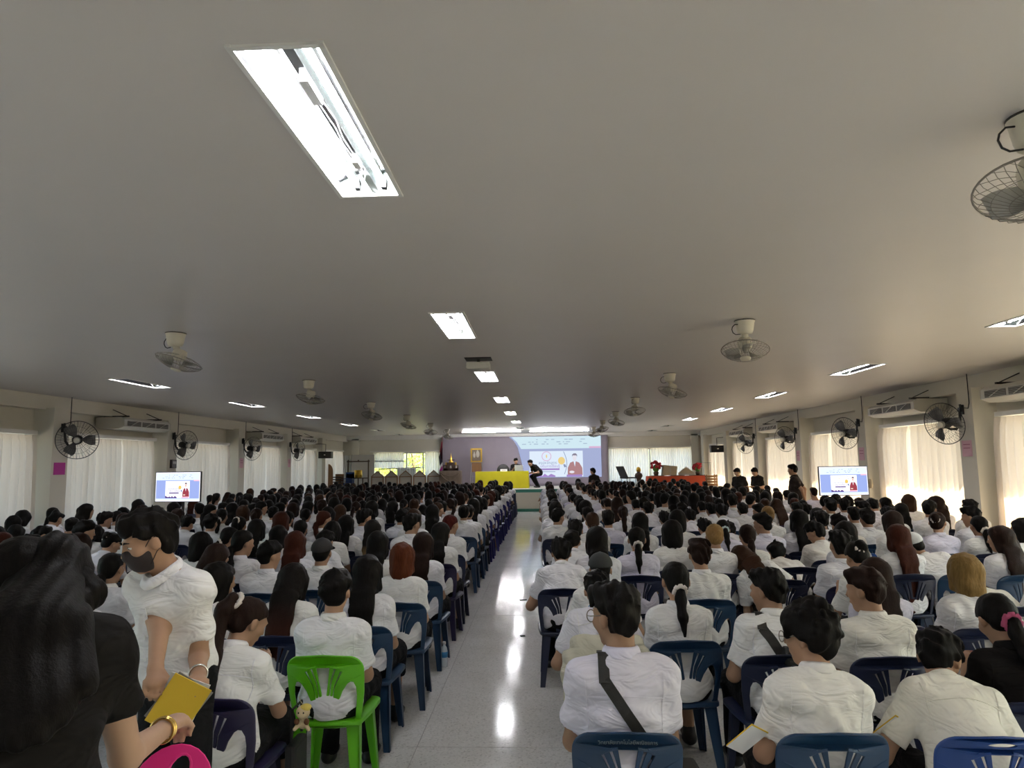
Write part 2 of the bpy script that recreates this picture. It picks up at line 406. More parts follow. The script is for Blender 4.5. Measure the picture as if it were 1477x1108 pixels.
# floor: cast terrazzo slabs with thin open joints over a dark bed
bed = MB().box(((XL+XR)/2, (YF+27.5)/2, -.03), (XR-XL, 27.5-YF, .05)); fl = struct('floor', bed, 'grey_plastic')
xs = [XL, -5.0, -.875, 3.2, XR]; ys = [YF, .82, 4.86, 8.9, 12.94, 16.98, 21.02, 25.06, 27.5]
for i in range(len(xs)-1):
    for j in range(len(ys)-1):
        g = .0025
        MB().box(((xs[i]+xs[i+1])/2, (ys[j]+ys[j+1])/2, -.005), (xs[i+1]-xs[i]-2*g, ys[j+1]-ys[j]-2*g, .01)).obj('floor_slab', 'terrazzo', fl)
# ceiling with an opening for every recessed lamp
cxs = sorted({XL-.2, XR+.2} | {x+s*LW/2 for x in LIGHT_X.values() for s in (-1, 1)})
cys = sorted({YF, YB+.2} | {y+s*LL/2 for y in LIGHT_Y for s in (-1, 1)})
holes = {(round(x, 3), round(y, 3)) for _, x, y, _ in lights}
mb = MB()
for i in range(len(cxs)-1):
    for j in range(len(cys)-1):
        mx, my = (cxs[i]+cxs[i+1])/2, (cys[j]+cys[j+1])/2
        if (round(mx, 3), round(my, 3)) in holes: continue
        mb.add([(cxs[i], cys[j], CEIL), (cxs[i], cys[j+1], CEIL), (cxs[i+1], cys[j+1], CEIL), (cxs[i+1], cys[j], CEIL)], [(0, 1, 2, 3)])
ceil = obj('ceiling', mesh_from('ceiling', mb.V, mb.F, ['ceiling_paint'])); ceil['kind'] = 'structure'
MB().box(((XL+XR)/2, (YF+YB)/2, CEIL+.35), (XR-XL+.8, YB-YF+.8, .1)).obj('roof_slab', 'outside_white')['kind'] = 'structure'
mb = MB()
for x in (XL-.25, XR+.25): mb.box((x, (YF+YB)/2, CEIL+.15), (.1, YB-YF+.6, .32))
for y in (YF-.1, YB+.25): mb.box(((XL+XR)/2, y, CEIL+.15), (XR-XL+.6, .1, .32))
struct('roof_parapet', mb, 'outside_white')

def side_wall(side, X, sgn, P, c0, c1, nm):
    """wall with window bays; sgn points into the room"""
    w = MB(); t = .16; xo = X-sgn*t/2
    w.box((xo, (YF+YB)/2, .40), (t, YB-YF, .80)); w.box((xo, (YF+YB)/2, 2.86), (t, YB-YF, .74))
    for k, c in enumerate(P):
        a = c-(3.8-c1); b = c+c0
        if k == len(P)-1: b = YB
        w.box((xo, (a+b)/2, 1.645), (t, b-a, 1.69))
    struct('wall_'+side, w, 'wall_paint')
    struct('beam_'+side, MB().box((X+sgn*.11, (YF+YB)/2, 3.10), (.22, YB-YF, .26)), 'wall_paint')
    for c in P:
        if c > YB-.9: continue
        struct('pillar_'+side, MB().box((X+sgn*.19, c, 1.5), (.38, .42, 3.0-.002)), 'wall_paint')
    n = 1
    for k, c in enumerate(P[:-1]):
        a, b = c+c0, P[k+1]-(3.8-c1)
        if c < 3.5: 
            pass
        win = struct('window_'+str(n+(0 if side == 'left' else 20)), MB().box((xo, (a+b)/2, .815), (.2, b-a, .03)).box((xo, (a+b)/2, 2.485), (.1, b-a, .03)), 'aluminium'); n += 1
        q = (b-a)/4
        for i in range(5): MB().box((xo, a+i*q, 1.65), (.05, .04, 1.66)).obj('window_frame', 'aluminium', win)
        for i in range(4): MB().box((xo, a+(i+.5)*q, 1.65), (.006, q-.04, 1.62)).obj('pane', 'window_glass', win)
        struct('trim_'+str(n+(0 if side == 'left' else 20)), MB().box((X+sgn*.10, (a+b)/2, 2.545), (.20, b-a+.1, .07)), 'trim_white')
side_wall('left', XL, 1, LP, .42, 3.40, 'l')
side_wall('right', XR, -1, RP, .60, 3.30, 'r')
w = MB()
for (a, b, z0, z1) in ((XL-.2, -7.74, 0, CEIL), (-7.74, -4.70, 0, 1.35), (-7.74, -4.70, 2.44, CEIL), (-4.70, 2.98, 0, CEIL), (2.98, 6.75, 0, .95), (2.98, 6.75, 2.46, CEIL), (6.75, XR+.2, 0, CEIL)):
    w.box(((a+b)/2, YB+.08, (z0+z1)/2), (b-a, .16, z1-z0))
struct('wall_back', w, 'wall_paint')
struct('wall_rear', MB().box(((XL+XR)/2, YF-.08, CEIL/2), (XR-XL+.4, .16, CEIL)), 'wall_paint')
for n, (a, b, z0, z1, q) in enumerate(((-7.74, -4.70, 1.35, 2.44, 4), (2.98, 6.75, .95, 2.46, 4))):
    win = struct('window_%d' % (41+n), MB().box(((a+b)/2, YB+.08, z0+.015), (b-a, .18, .03)).box(((a+b)/2, YB+.08, z1-.02), (b-a, .1, .04)), 'aluminium')
    s = (b-a)/q
    for i in range(q+1): MB().box((a+i*s, YB+.06, (z0+z1)/2), (.05, .05, z1-z0)).obj('window_frame', 'aluminium', win)
    for i in range(q): MB().box((a+(i+.5)*s, YB+.08, (z0+z1)/2), (s-.04, .006, z1-z0-.05)).obj('pane', 'window_glass', win)
    struct('trim_%d' % (41+n), MB().box(((a+b)/2, YB-.07, z1+.06), (b-a+.3, .14, .06)), 'trim_white')
struct('beam_back', MB().box(((XL+XR)/2, YB-.1, 3.13), (XR-XL, .2, .2)), 'trim_white')
struct('trim_51', MB().box((-.85, YB-.26, 3.155), (8.2, .12, .11)), 'trim_white')
for x in (-8.55, 6.85): struct('pillar_back', MB().box((x, YB-.1, 1.55), (.32, .2, 3.1)), 'wall_paint')
# stage
st = struct('stage_floor', MB().box(((XL+XR)/2, (27.5+YB)/2, .80), (XR-XL, YB-27.5, .12)), 'stage_green')
struct('stage_front', MB().box(((XL+XR)/2, 27.56, .40), (XR-XL, .08, .68)), 'stage_cream')
struct('baseboard_stage', MB().box(((XL+XR)/2, 27.50, .055), (XR-XL, .05, .11)), 'stage_green')
struct('stage_deck', MB().box(((XL+XR)/2, (27.62+YB)/2, .8625), (XR-XL, YB-27.62, .005)), 'grey_board')
# outdoors: eaves that shade the panes, ground, trees behind the back window
struct('eave_right', MB().box((XR+.16+.82, (YF+YB)/2, CEIL+.05), (1.64, YB-YF, .12)), 'outside_white')
struct('eave_left', MB().box((XL-.16-.6, (YF+YB)/2, CEIL+.05), (1.2, YB-YF, .12)), 'outside_white')
struct('ground', MB().box((0, 15, -.65), (160, 160, .1)), 'outside_ground')

# ------------------------------------------------------------------ curtains
def curtain(A, B, z0, z1, inward, m, label, group, seed, amp=.075, pitch=.18):
    """pleated sheet hung from A to B (xy), hem slightly uneven"""
    r = random.Random(seed); A = np.array(A, float); B = np.array(B, float); L = np.linalg.norm(B-A); d = (B-A)/L; nrm = np.array(inward, float)
    n = max(24, int(L/pitch*9)); zs = [z1, z1-.06, z1-.14, z1-.4, (z0+z1)/2, z0+.3, z0]; V = []; ph = r.random()*6
    ww = [pitch*(.75+.5*r.random()) for _ in range(60)]; acc = np.cumsum([0]+ww)
    for zi, z in enumerate(zs):
        f = (0.45, .55, .8, 1, 1.1, 1.2, 1.25)[zi]
        for i in range(n+1):
            s = L*i/n; kk = int(np.searchsorted(acc, s, 'right')-1); u = (s-acc[kk])/ww[kk]
            off = amp*f*(math.cos(2*math.pi*u)+.35*math.sin(5.1*s+ph+z*.6))
            p = A+d*s*(1+.0)+nrm*off
            V.append((p[0], p[1], z+(.02*math.sin(3*s+ph) if zi == 6 else 0)))
    F = [(a*(n+1)+i, a*(n+1)+i+1, (a+1)*(n+1)+i+1, (a+1)*(n+1)+i) for a in range(len(zs)-1) for i in range(n)]
    return tag(obj('curtain', mesh_from('curtain', V, F, [m], True)), label, 'curtain', group)
bay_word = ['first', 'second', 'third', 'fourth', 'fifth', 'sixth', 'seventh', 'eighth']
for k in range(1, 9):
    a, b = LP[k]+.38, LP[k+1]-.34; x = XL+.14; mid = (a+b)/2+.25
    if b < 9: continue
    for i, (p, q) in enumerate(((a, mid-.03), (mid+.03, b))):
        curtain((x, p), (x, q), .12, 2.50, (1, 0), 'curtain_cream', 'cream pleated curtain, %s bay from the stage, magenta paper wall, %s panel' % (bay_word[8-k], ('rearward', 'stageward')[i]), 'curtains on the magenta paper wall', k*2+i)
for k in range(1, 9):
    a, b = RP[k]+.66, RP[k+1]-.30; x = XR-.14; mid = (a+b)/2+.1
    if b < 9: continue
    for i, (p, q) in enumerate(((a, mid-.03), (mid+.03, b))):
        curtain((x, p), (x, q), .12, 2.50, (-1, 0), 'curtain_cream', 'sunlit cream pleated curtain, %s bay from the stage, %s panel' % (bay_word[8-k], ('rearward', 'stageward')[i]), 'curtains on the sunny wall', 40+k*2+i)
yb = YB-.10
for i, (a, b, z0, z1, lab) in enumerate(((-7.72, -6.32, 1.74, 2.43, 'short pale curtain hitched up beside the open stage window'), (-5.34, -4.62, 1.30, 2.43, 'narrow pale curtain between open stage window and purple backdrop'),
                                         (-9.1, -8.72, 1.2, 2.35, 'thin pale curtain strip behind the hanging black loudspeaker'), (2.98, 4.78, .95, 2.46, 'white pleated curtain beside the projected slide on stage'),
                                         (4.90, 6.70, .95, 2.46, 'white pleated curtain behind the red bouquets and carton'))):
    curtain((a, yb), (b, yb), z0, z1, (0, -1), 'curtain_pale', lab, 'stage window curtains', 90+i, .025, .10)
MB().box((-6.5, yb-.05, 1.73), (1.9, .03, .04), rotm(0, -.03, 0)).box((-7.45, yb-.05, 1.5), (.03, .03, .46)).obj('curtain_rod', 'dark_wood')
tag(bpy.data.objects['curtain_rod'], 'dark rod under the hitched short curtain by the open window', 'rod')
cl = curtain((-6.6, YB-.22), (-5.75, YB-.22), 1.42, 1.74, (0, -1), 'curtain_pale', 'pale blue cloth hung over the sill of the open stage window', None, 99, .02, .12); cl.name = 'draped_cloth'; cl['category'] = 'cloth'

# ------------------------------------------------------------------ ceiling lamps
ORD = ['first', 'second', 'third', 'fourth', 'fifth', 'sixth', 'seventh', 'eighth', 'ninth']
def make_lamp(lit):
    t = thing('ceiling_lamp', '', 'lamp')
    f = MB(); h = .02
    for s in (-1, 1):
        f.box((s*(LW/2+h/2-.004), 0, -.004), (h, LL+2*h, .012)); f.box((0, s*(LL/2+h/2-.004), -.004), (LW+2*h-.008, h, .012))
    f.obj('frame', 'lamp_frame', t)
    z = .10; w, l = LW/2, LL/2; tr = MB()
    tr.add([(-w, -l, 0), (w, -l, 0), (w, l, 0), (-w, l, 0), (-w+.05, -l, z), (w-.05, -l, z), (w-.05, l, z), (-w+.05, l, z), (-.03, -l, z), (.03, -l, z), (-.03, l, z), (.03, l, z), (-.02, -l, .055), (.02, -l, .055), (-.02, l, .055), (.02, l, .055)],
           [(0, 3, 7, 4), (1, 5, 6, 2), (0, 4, 8, 12, 13, 9, 5, 1), (2, 6, 11, 15, 14, 10, 7, 3), (4, 7, 10, 8), (9, 11, 6, 5), (8, 10, 14, 12), (13, 15, 11, 9), (12, 14, 15, 13)])
    tr.obj('reflector_tray', 'lamp_metal', t)
    for s in (-1, 1):
        MB().tube([(s*.068, -l+.03, .05), (s*.068, l-.03, .05)], .014, 10).obj('tube', 'tube_glow' if lit else 'paper_white', t)
        for e in (-1, 1): MB().box((s*.068, e*(l-.018), .055), (.026, .02, .05)).obj('lamp_holder', 'paper_white', t)
    MB().box((0, -.28, .042), (.034, .17, .026)).obj('ballast', 'paper_white', t)
    MB().box((0, .36, .044), (.03, .07, .022)).obj('starter', 'ac_white', t)
    MB().tube([(0, -.19, .04), (.008, 0, .036), (-.006, .15, .042), (0, .33, .046)], .003, 5).tube([(0, .40, .046), (.01, .47, .04), (-.01, .54, .046)], .003, 5).obj('wire', 'paper_white', t)
    return t
protos = {True: make_lamp(True), False: make_lamp(False)}; used = set()
rown = {'far': 'over the magenta paper side seats', 'mid': 'in the row over the aisle', 'sun': 'over the sunny side seats'}
for row, x, y, lit in lights:
    if lit and lit not in used: o = protos[lit]; used.add(lit); o.location = (x, y, CEIL)
    elif lit: o = dup(protos[True], None, (x, y, CEIL))
    elif False not in used: o = protos[False]; used.add(False); o.location = (x, y, CEIL)
    else: o = dup(protos[False], None, (x, y, CEIL))
    k = LIGHT_Y.index(y)
    tag(o, '%s twin-tube recessed lamp, %s from the stage, %s' % ('lit' if lit else 'unlit', ORD[8-k], rown[row]), 'lamp', 'recessed twin-tube ceiling lamps')
# two long batten lamps above the front of the stage
for x, wd in ((-2.05, 'nearer the flag'), (.70, 'nearer the slide')):
    t = thing('batten_lamp', 'long white batten lamp under the ceiling above the stage, %s' % wd, 'lamp', (x, 28.2, CEIL), group='stage batten lamps')
    MB().box((0, 0, -.02), (2.45, .06, .04)).obj('housing', 'lamp_frame', t)
    for e in (-1, 1): MB().box((e*1.2, 0, -.055), (.03, .05, .04)).obj('lamp_holder', 'lamp_frame', t)
    MB().tube([(-1.18, 0, -.06), (1.18, 0, -.06)], .016, 10).obj('tube', 'batten_glow', t)
# projector and domes on the ceiling
t = thing('projector', 'white projector box fixed under the ceiling between aisle lamps', 'projector', (-.80, 8.85, CEIL))
bevel(MB().box((0, 0, -.10), (.30, .26, .09)).obj('case', 'ac_white', t), .015)
MB().tube([(-.07, .13, -.1), (-.07, .155, -.1)], .03, 12).obj('lens', 'black_plastic', t)
MB().box((0, 0, -.004), (.34, .30, .008)).tube([(0, 0, 0), (0, 0, -.06)], .02, 8).obj('mount', 'dark_metal', t)
for x, y, w_ in ((-3.72, 27.3, 'orbit fans and the flag'), (2.07, 27.9, 'sunny side orbit fans')):
    t = thing('dome_camera', 'small black dome camera on the ceiling near the %s' % w_, 'camera', (x, y, CEIL), group='dome cameras')
    MB().lathe([(.085, 0), (.085, -.03), (.07, -.04)], 16).obj('base', 'black_plastic', t, True); MB().lathe([(.066, -.035), (.06, -.075), (.035, -.1), (.01, -.105)], 16).obj('dome', 'black_plastic', t, True)

# ------------------------------------------------------------------ fans
def guard_mesh(R, depth, wires, r, back=True):
    g = MB(); g.ring((0, 0, 0), R, r*3.2, n=36, m=6)
    for f, z in ((.72, .62), (.45, .88), (.22, .98)): g.ring((0, 0, depth*z), R*f, r, n=28, m=4)
    for i in range(wires):
        a = 2*math.pi*i/wires; c, s = math.cos(a), math.sin(a)
        g.tube([(R*f*c, R*f*s, depth*z) for f, z in ((1, 0), (.93, .3), (.72, .62), (.45, .88), (.12, 1.0))], r, 4, caps=False)
        if back and i % 2 == 0: g.tube([(R*f*c, R*f*s, -depth*z*.7) for f, z in ((1, 0), (.93, .3), (.6, .8), (.2, 1.0))], r, 4, caps=False)
    return g
def blade_mesh(R, ang, hub=.05):
    V = []; n = 7
    for i in range(n+1):
        u = i/n; rr = hub+(R-hub)*u; w = .30+.55*math.sin(math.pi*min(1, u*.75+.12)); tw = .5-.28*u
        for s in (-1, 1):
            th = ang+s*w*.55; V.append((rr*math.cos(th), rr*math.sin(th), s*tw*.09))
    F = [(2*i, 2*i+1, 2*i+3, 2*i+2) for i in range(n)]
    V2 = [(x, y, z+.004) for x, y, z in V]; k = len(V)
    F2 = [tuple(j+k for j in reversed(f)) for f in F]
    E = [(2*i, 2*i+2, 2*i+2+k, 2*i+k) for i in range(n)]+[(2*i+1, 2*i+1+k, 2*i+3+k, 2*i+3) for i in range(n)]+[(0, k, k+1, 1), (2*n, 2*n+1, 2*n+1+k, 2*n+k)]
    m = MB(); m.add(V+V2, F+F2+E); return m
def orbit_fan():
    t = thing('ceiling_orbit_fan', '', 'fan')
    MB().lathe([(.098, 0), (.098, -.012), (.092, -.02), (.078, -.10), (.066, -.13), (.03, -.135)], 22).obj('base', 'fan_cream', t, True)
    MB().lathe([(.07, 0), (.10, -.001), (.10, -.01), (.07, -.012)], 22).obj('ceiling_ring', 'dark_metal', t, True)
    MB().tube([(-.085, 0, -.045), (-.125, 0, -.05), (-.15, .005, -.075), (-.155, .008, -.10), (-.14, .01, -.13), (-.11, .008, -.145), (-.06, 0, -.14)], .0045, 6).obj('cord', 'black_plastic', t, True)
    head = MB().tube([(0, 0, -.12), (.01, .02, -.18)], .032, 10)
    R = rotm(math.radians(-12), math.radians(12), 0)
    hd = thing('motor_head', None, None); del hd
    o = head.obj('neck', 'fan_cream', t, True)
    mo = MB().lathe([(.03, .085), (.062, .075), (.072, .03), (.066, -.02), (.04, -.035)], 18).obj('motor', 'fan_cream', t, True, loc=(.015, .03, -.245))
    rot = Matrix(R.tolist()).to_euler()
    mo.rotation_euler = rot
    g = guard_mesh(.225, -.085, 36, .0016).obj('guard', 'fan_wire', t, True, loc=(.02, .035, -.285), rot=rot)
    for i in range(3): blade_mesh(.195, i*2.094).obj('blade', 'fan_blade', g, True, loc=(0, 0, -.02))
    MB().lathe([(.05, .004), (.05, -.01), (.03, -.02)], 16).obj('badge', 'fan_cream', g, True, loc=(0, 0, -.085))
    return t
of = orbit_fan(); first = True
for row, x, rng, wd in (('l', -3.66, range(0, 7), 'over the magenta paper side'), ('r', 1.99, range(0, 7), 'over the sunny side')):
    for k in rng:
        y = 2.72+4.0*k
        if row == 'l' and k == 0: continue
        o = of if first else dup(of); first = False
        o.location = (x, y, CEIL); o.rotation_euler[2] = {0: -.25, 1: .1, 2: -.9, 3: .6, 4: -.3, 5: 1.1, 6: .2}[k]+(.35 if row == 'r' else -.4)
        tag(o, 'cream ceiling orbit fan, %s from the stage, %s' % (ORD[6-k], wd), 'fan', 'ceiling orbit fans')

def wall_fan():
    """origin at the wall bracket; +x points into the room, fan head hangs from a hooked arm"""
    t = thing('wall_fan', '', 'fan')
    MB().box((-.03, 0, .02), (.03, .07, .16)).box((0, 0, .02), (.06, .05, .07)).tube([(0, 0, .05), (0, 0, .11)], .018, 8).obj('wall_bracket', 'black_plastic', t)
    MB().tube([(.01, 0, .02), (.015, 0, -.10), (.03, 0, -.22), (.09, 0, -.30), (.18, 0, -.30), (.26, 0, -.26)], .022, 8).obj('arm', 'black_plastic', t, True)
    hd = obj('motor', MB().lathe([(.03, -.16), (.07, -.14), (.085, -.06), (.085, .02), (.06, .05)], 18).mesh('motor', 'black_plastic', True), t, loc=(.26, 0, -.20))
    g = obj('guard', guard_mesh(.345, .10, 40, .0022).mesh('guard', 'black_plastic', True), t, loc=(.26, 0, -.20))
    for i in range(3): blade_mesh(.30, i*2.094, .06).obj('blade', 'grey_blade', g, True)
    MB().lathe([(.06, .06), (.05, .10), (.02, .115)], 16).obj('hub_badge', 'ac_white', g, True)
    return t, hd, g
mat('grey_blade', (.14, .14, .14), .4)
def aim(o, d, off):
    q = Vector(d).to_track_quat('Z', 'Y'); o.rotation_euler = q.to_euler(); o.location = off
def place_fan(loc, flip, d, label, group):
    t, m_, g = wall_fan(); t.location = loc
    if flip: t.rotation_euler = (0, 0, math.pi)
    R = Matrix.Rotation(-math.pi if flip else 0, 3, 'Z'); ld = R @ Vector(d)
    aim(m_, ld, (.26, 0, -.20)); aim(g, ld, Vector((.26, 0, -.20))+ld.normalized()*.03)
    tag(t, label, 'fan', group)
    MB().tube([(-.03, .03, .05), (-.03, .16, .03), (-.03, .20, .12), (-.03, .2, CEIL-2.62)], .008, 6).obj('cord', 'black_plastic', t, True)
dl = [(.45, -.9, -.12), (.95, -.35, -.12), (.95, -.4, -.1), (.95, -.3, -.1)]
for i, c in enumerate(LP[4:8]):
    place_fan((XL+.42, c+.02, 2.62), False, dl[i], 'black wire-caged wall fan, %s from the stage on the magenta paper wall' % ORD[3-i], 'wall fans on the magenta paper wall')
dr = [(-.90, -.42, -.22), (-.88, -.45, -.12), (-.85, -.5, -.1), (-.8, -.55, -.1)]
for i, c in enumerate(RP[4:8]):
    place_fan((XR-.42, c+.05, 2.64), True, dr[i], 'black wire-caged wall fan, %s from the stage on the sunny wall' % ORD[3-i], 'wall fans on the sunny wall')

# ------------------------------------------------------------------ ceiling-hung air conditioners
def air_con():
    """length along y, room side +x, origin at the wall under the beam"""
    t = thing('air_conditioner', '', 'air conditioner'); L = 1.75; D = .62
    prof = [(.02, .24), (.55, .24), (D, .19), (D, .05), (.50, 0), (.10, 0), (.02, .07)]
    b = MB().prism([(x, -L/2, z) for x, z in prof], (0, -L/2, 0), (0, L/2, 0)).obj('body', 'ac_white', t)
    for s in (-1, 1): MB().prism([(x*1.0, s*(L/2+.012)-.012, z) for x, z in prof], (0, 0, 0), (0, .024, 0)).obj('end_cap', 'ac_shell', t)
    for i in range(3):
        y = (i-1)*.54
        g = MB().box((D+.001, y, .115), (.008, .48, .10)).obj('grille', 'ac_grille', t)
        for j in range(4): MB().box((D+.007, y, .08+.024*j), (.008, .48, .006), rotm(0, .5, 0)).obj('slat', 'grey_plastic', g)
        MB().bar((D+.012, y-.12, .07), (D+.012, y+.12, .165), .006, .02, (1, 0, 0)).obj('louver_stay', 'ac_white', t)
    for s in (-1, 1):
        y = s*.62; f = MB(); up = .50
        f.bar((.03, y, .26), (.03, y, up), .04, .04, (1, 0, 0)); f.bar((.03, y, .27), (.55, y, .27), .04, .03)
        f.bar((.05, y, up-.02), (.50, y, .28), .035, .012)
        f.obj('hanger_bracket', 'dark_metal', t)
    return t
ac = air_con(); first = True
for side, X, rz, ys_ in (('magenta paper', XL+.02, 0, ((LP[3]+LP[4])/2-.9, (LP[4]+LP[5])/2+.45, (LP[6]+LP[7])/2-.2, (LP[7]+LP[8])/2-.6)), ('sunny', XR-.02, math.pi, (RP[4]-1.75, (RP[4]+RP[5])/2+.05, (RP[6]+RP[7])/2-.2, (RP[7]+RP[8])/2-.6))):
    for i, y in enumerate(ys_):
        o = ac if first else dup(ac); first = False
        o.location = (X+(.0 if rz == 0 else 0), y, 2.70); o.rotation_euler[2] = rz
        tag(o, 'ceiling-hung air conditioner on brackets, %s from the stage, %s wall' % (ORD[3-i], side), 'air conditioner', 'bracket-hung air conditioners')

# ------------------------------------------------------------------ papers, wall bits, loudspeakers
def paper(name, c, d, m, label, lines=0, group=None):
    t = tag(MB().box(c, d).obj(name, m), label, 'paper', group)
    for i in range(lines):
        MB().box((c[0], c[1]-d[1]/2-.001 if d[1] < .01 else c[1], c[2]+d[2]*(.25-.22*i)), (d[0]*.7 if d[0] > .01 else d[0]+.002, d[1]*.7 if d[1] > .01 else d[1], .012)).obj('print_line', 'pink_ink', t)
    return t
paper('notice_paper', (XL+.384, 12.36, 1.90), (.006, .30, .22), 'magenta_paper', 'magenta paper sheet stuck on the cream pillar below a wall fan')
paper('notice_paper', (XR-.384, RP[4]+.02, 2.02), (.006, .26, .26), 'pink_paper', 'pink notice with printed lines on the pillar second from the sunny side television', 2)
paper('notice_paper', (XR-.384, RP[5]+.02, 1.98), (.006, .24, .28), 'pink_paper', 'pink notice with printed lines on the pillar beside the sunny side television', 2)
paper('notice_paper', (XR-.384, RP[6]+.02, 1.98), (.006, .24, .28), 'pink_paper', 'pale pink notice on the pillar behind the standing man', 2)
paper('notice_paper', (XL+.384, LP[6], 2.0), (.006, .24, .28), 'pink_paper', 'pale pink notice on the pillar third from the magenta sheet', 2)
paper('notice_paper', (XL+.384, LP[7], 2.0), (.006, .24, .28), 'pink_paper', 'pale pink notice on the pillar nearest the stage gong', 2)
t = thing('wall_box', 'small black box on the pillar above the television by the magenta paper wall', 'box', (XL+.38, LP[5]+.02, 1.98)); MB().box((.03, 0, 0), (.06, .2, .2)).obj('case', 'black_plastic', t); MB().box((.063, 0, .03), (.006, .14, .06)).obj('display', 'grey_plastic', t)
t = thing('wall_fan_motor', 'yellowed round bell on the wall between television and sunny curtain', 'bell', (XR-.38, RP[5]-.30, 1.35))
MB().lathe([(.10, 0), (.10, -.03), (.08, -.06), (.03, -.075)], 18, R=rotm(0, math.pi/2, 0)).obj('gong', 'cardboard', t, True); MB().box((.0, 0, 0), (.02, .12, .12)).obj('plate', 'dark_metal', t); t.name = 'wall_bell'
for x, y, z, w_ in ((-8.62, 27.42, 2.32, 'beside the gong stand'), (6.75, 27.2, 2.33, 'near the orange table')):
    t = thing('loudspeaker', 'black loudspeaker hung from an angled pole %s' % w_, 'loudspeaker', (x, y, z), group='hanging loudspeakers')
    bevel(MB().box((0, 0, 0), (.52, .26, .27)).obj('cabinet', 'black_plastic', t), .01)
    MB().box((0, -.133, 0), (.48, .008, .23)).obj('grille', 'strap_black', t); MB().box((0, -.139, 0), (.06, .004, .02)).obj('badge', 'silver', t)
    s = -1 if x < 0 else 1
    MB().tube([(0, 0, .13), (0, 0, .42), (s*.22, 0, .44), (s*.56, 0, .44)], .012, 6).obj('pole', 'dark_metal', t)

# ------------------------------------------------------------------ screens
emit_mat('scr_blue', (.30, .38, .72), 0.30); emit_mat('scr_pale', (.62, .72, .95), 0.34); emit_mat('scr_white', (.88, .88, .98), 0.36); emit_mat('scr_ink', (.16, .20, .38), 0.30)
emit_mat('scr_maroon', (.30, .05, .07), 0.30); emit_mat('scr_purple', (.10, .05, .20), 0.30); emit_mat('scr_skin', (.75, .52, .45), 0.30); emit_mat('scr_gold', (.75, .52, .12), 0.30); emit_mat('scr_pink', (.9, .5, .62), 0.30); emit_mat('scr_hair', (.12, .08, .09), 0.30)
emit_mat('prj_blue', (.30, .34, .52), 0.30); emit_mat('prj_pale', (.50, .64, .70), 0.30); emit_mat('prj_white', (.58, .66, .76), 0.30); emit_mat('prj_ink', (.20, .24, .36), 0.30); emit_mat('prj_maroon', (.34, .18, .19), 0.30)  # colours of the projected picture; they glow in place of the projector's beam
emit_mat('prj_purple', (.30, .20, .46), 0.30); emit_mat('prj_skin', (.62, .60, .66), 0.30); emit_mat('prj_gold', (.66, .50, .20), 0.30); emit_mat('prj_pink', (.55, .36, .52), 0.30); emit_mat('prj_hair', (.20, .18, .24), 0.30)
def disc(mb, x, z, r, y, n=20, sx=1.0, sz=1.0): mb.prism([(x+r*sx*math.cos(2*math.pi*i/n), y, z+r*sz*math.sin(2*math.pi*i/n)) for i in range(n)], (0, 0, 0), (0, -.0008, 0)); return mb
def poly(mb, P, y): mb.prism([(x, y, z) for x, z in P], (0, 0, 0), (0, -.0008, 0)); return mb
def rect(mb, x0, x1, z0, z1, y): return poly(mb, [(x0, z0), (x1, z0), (x1, z1), (x0, z1)], y)
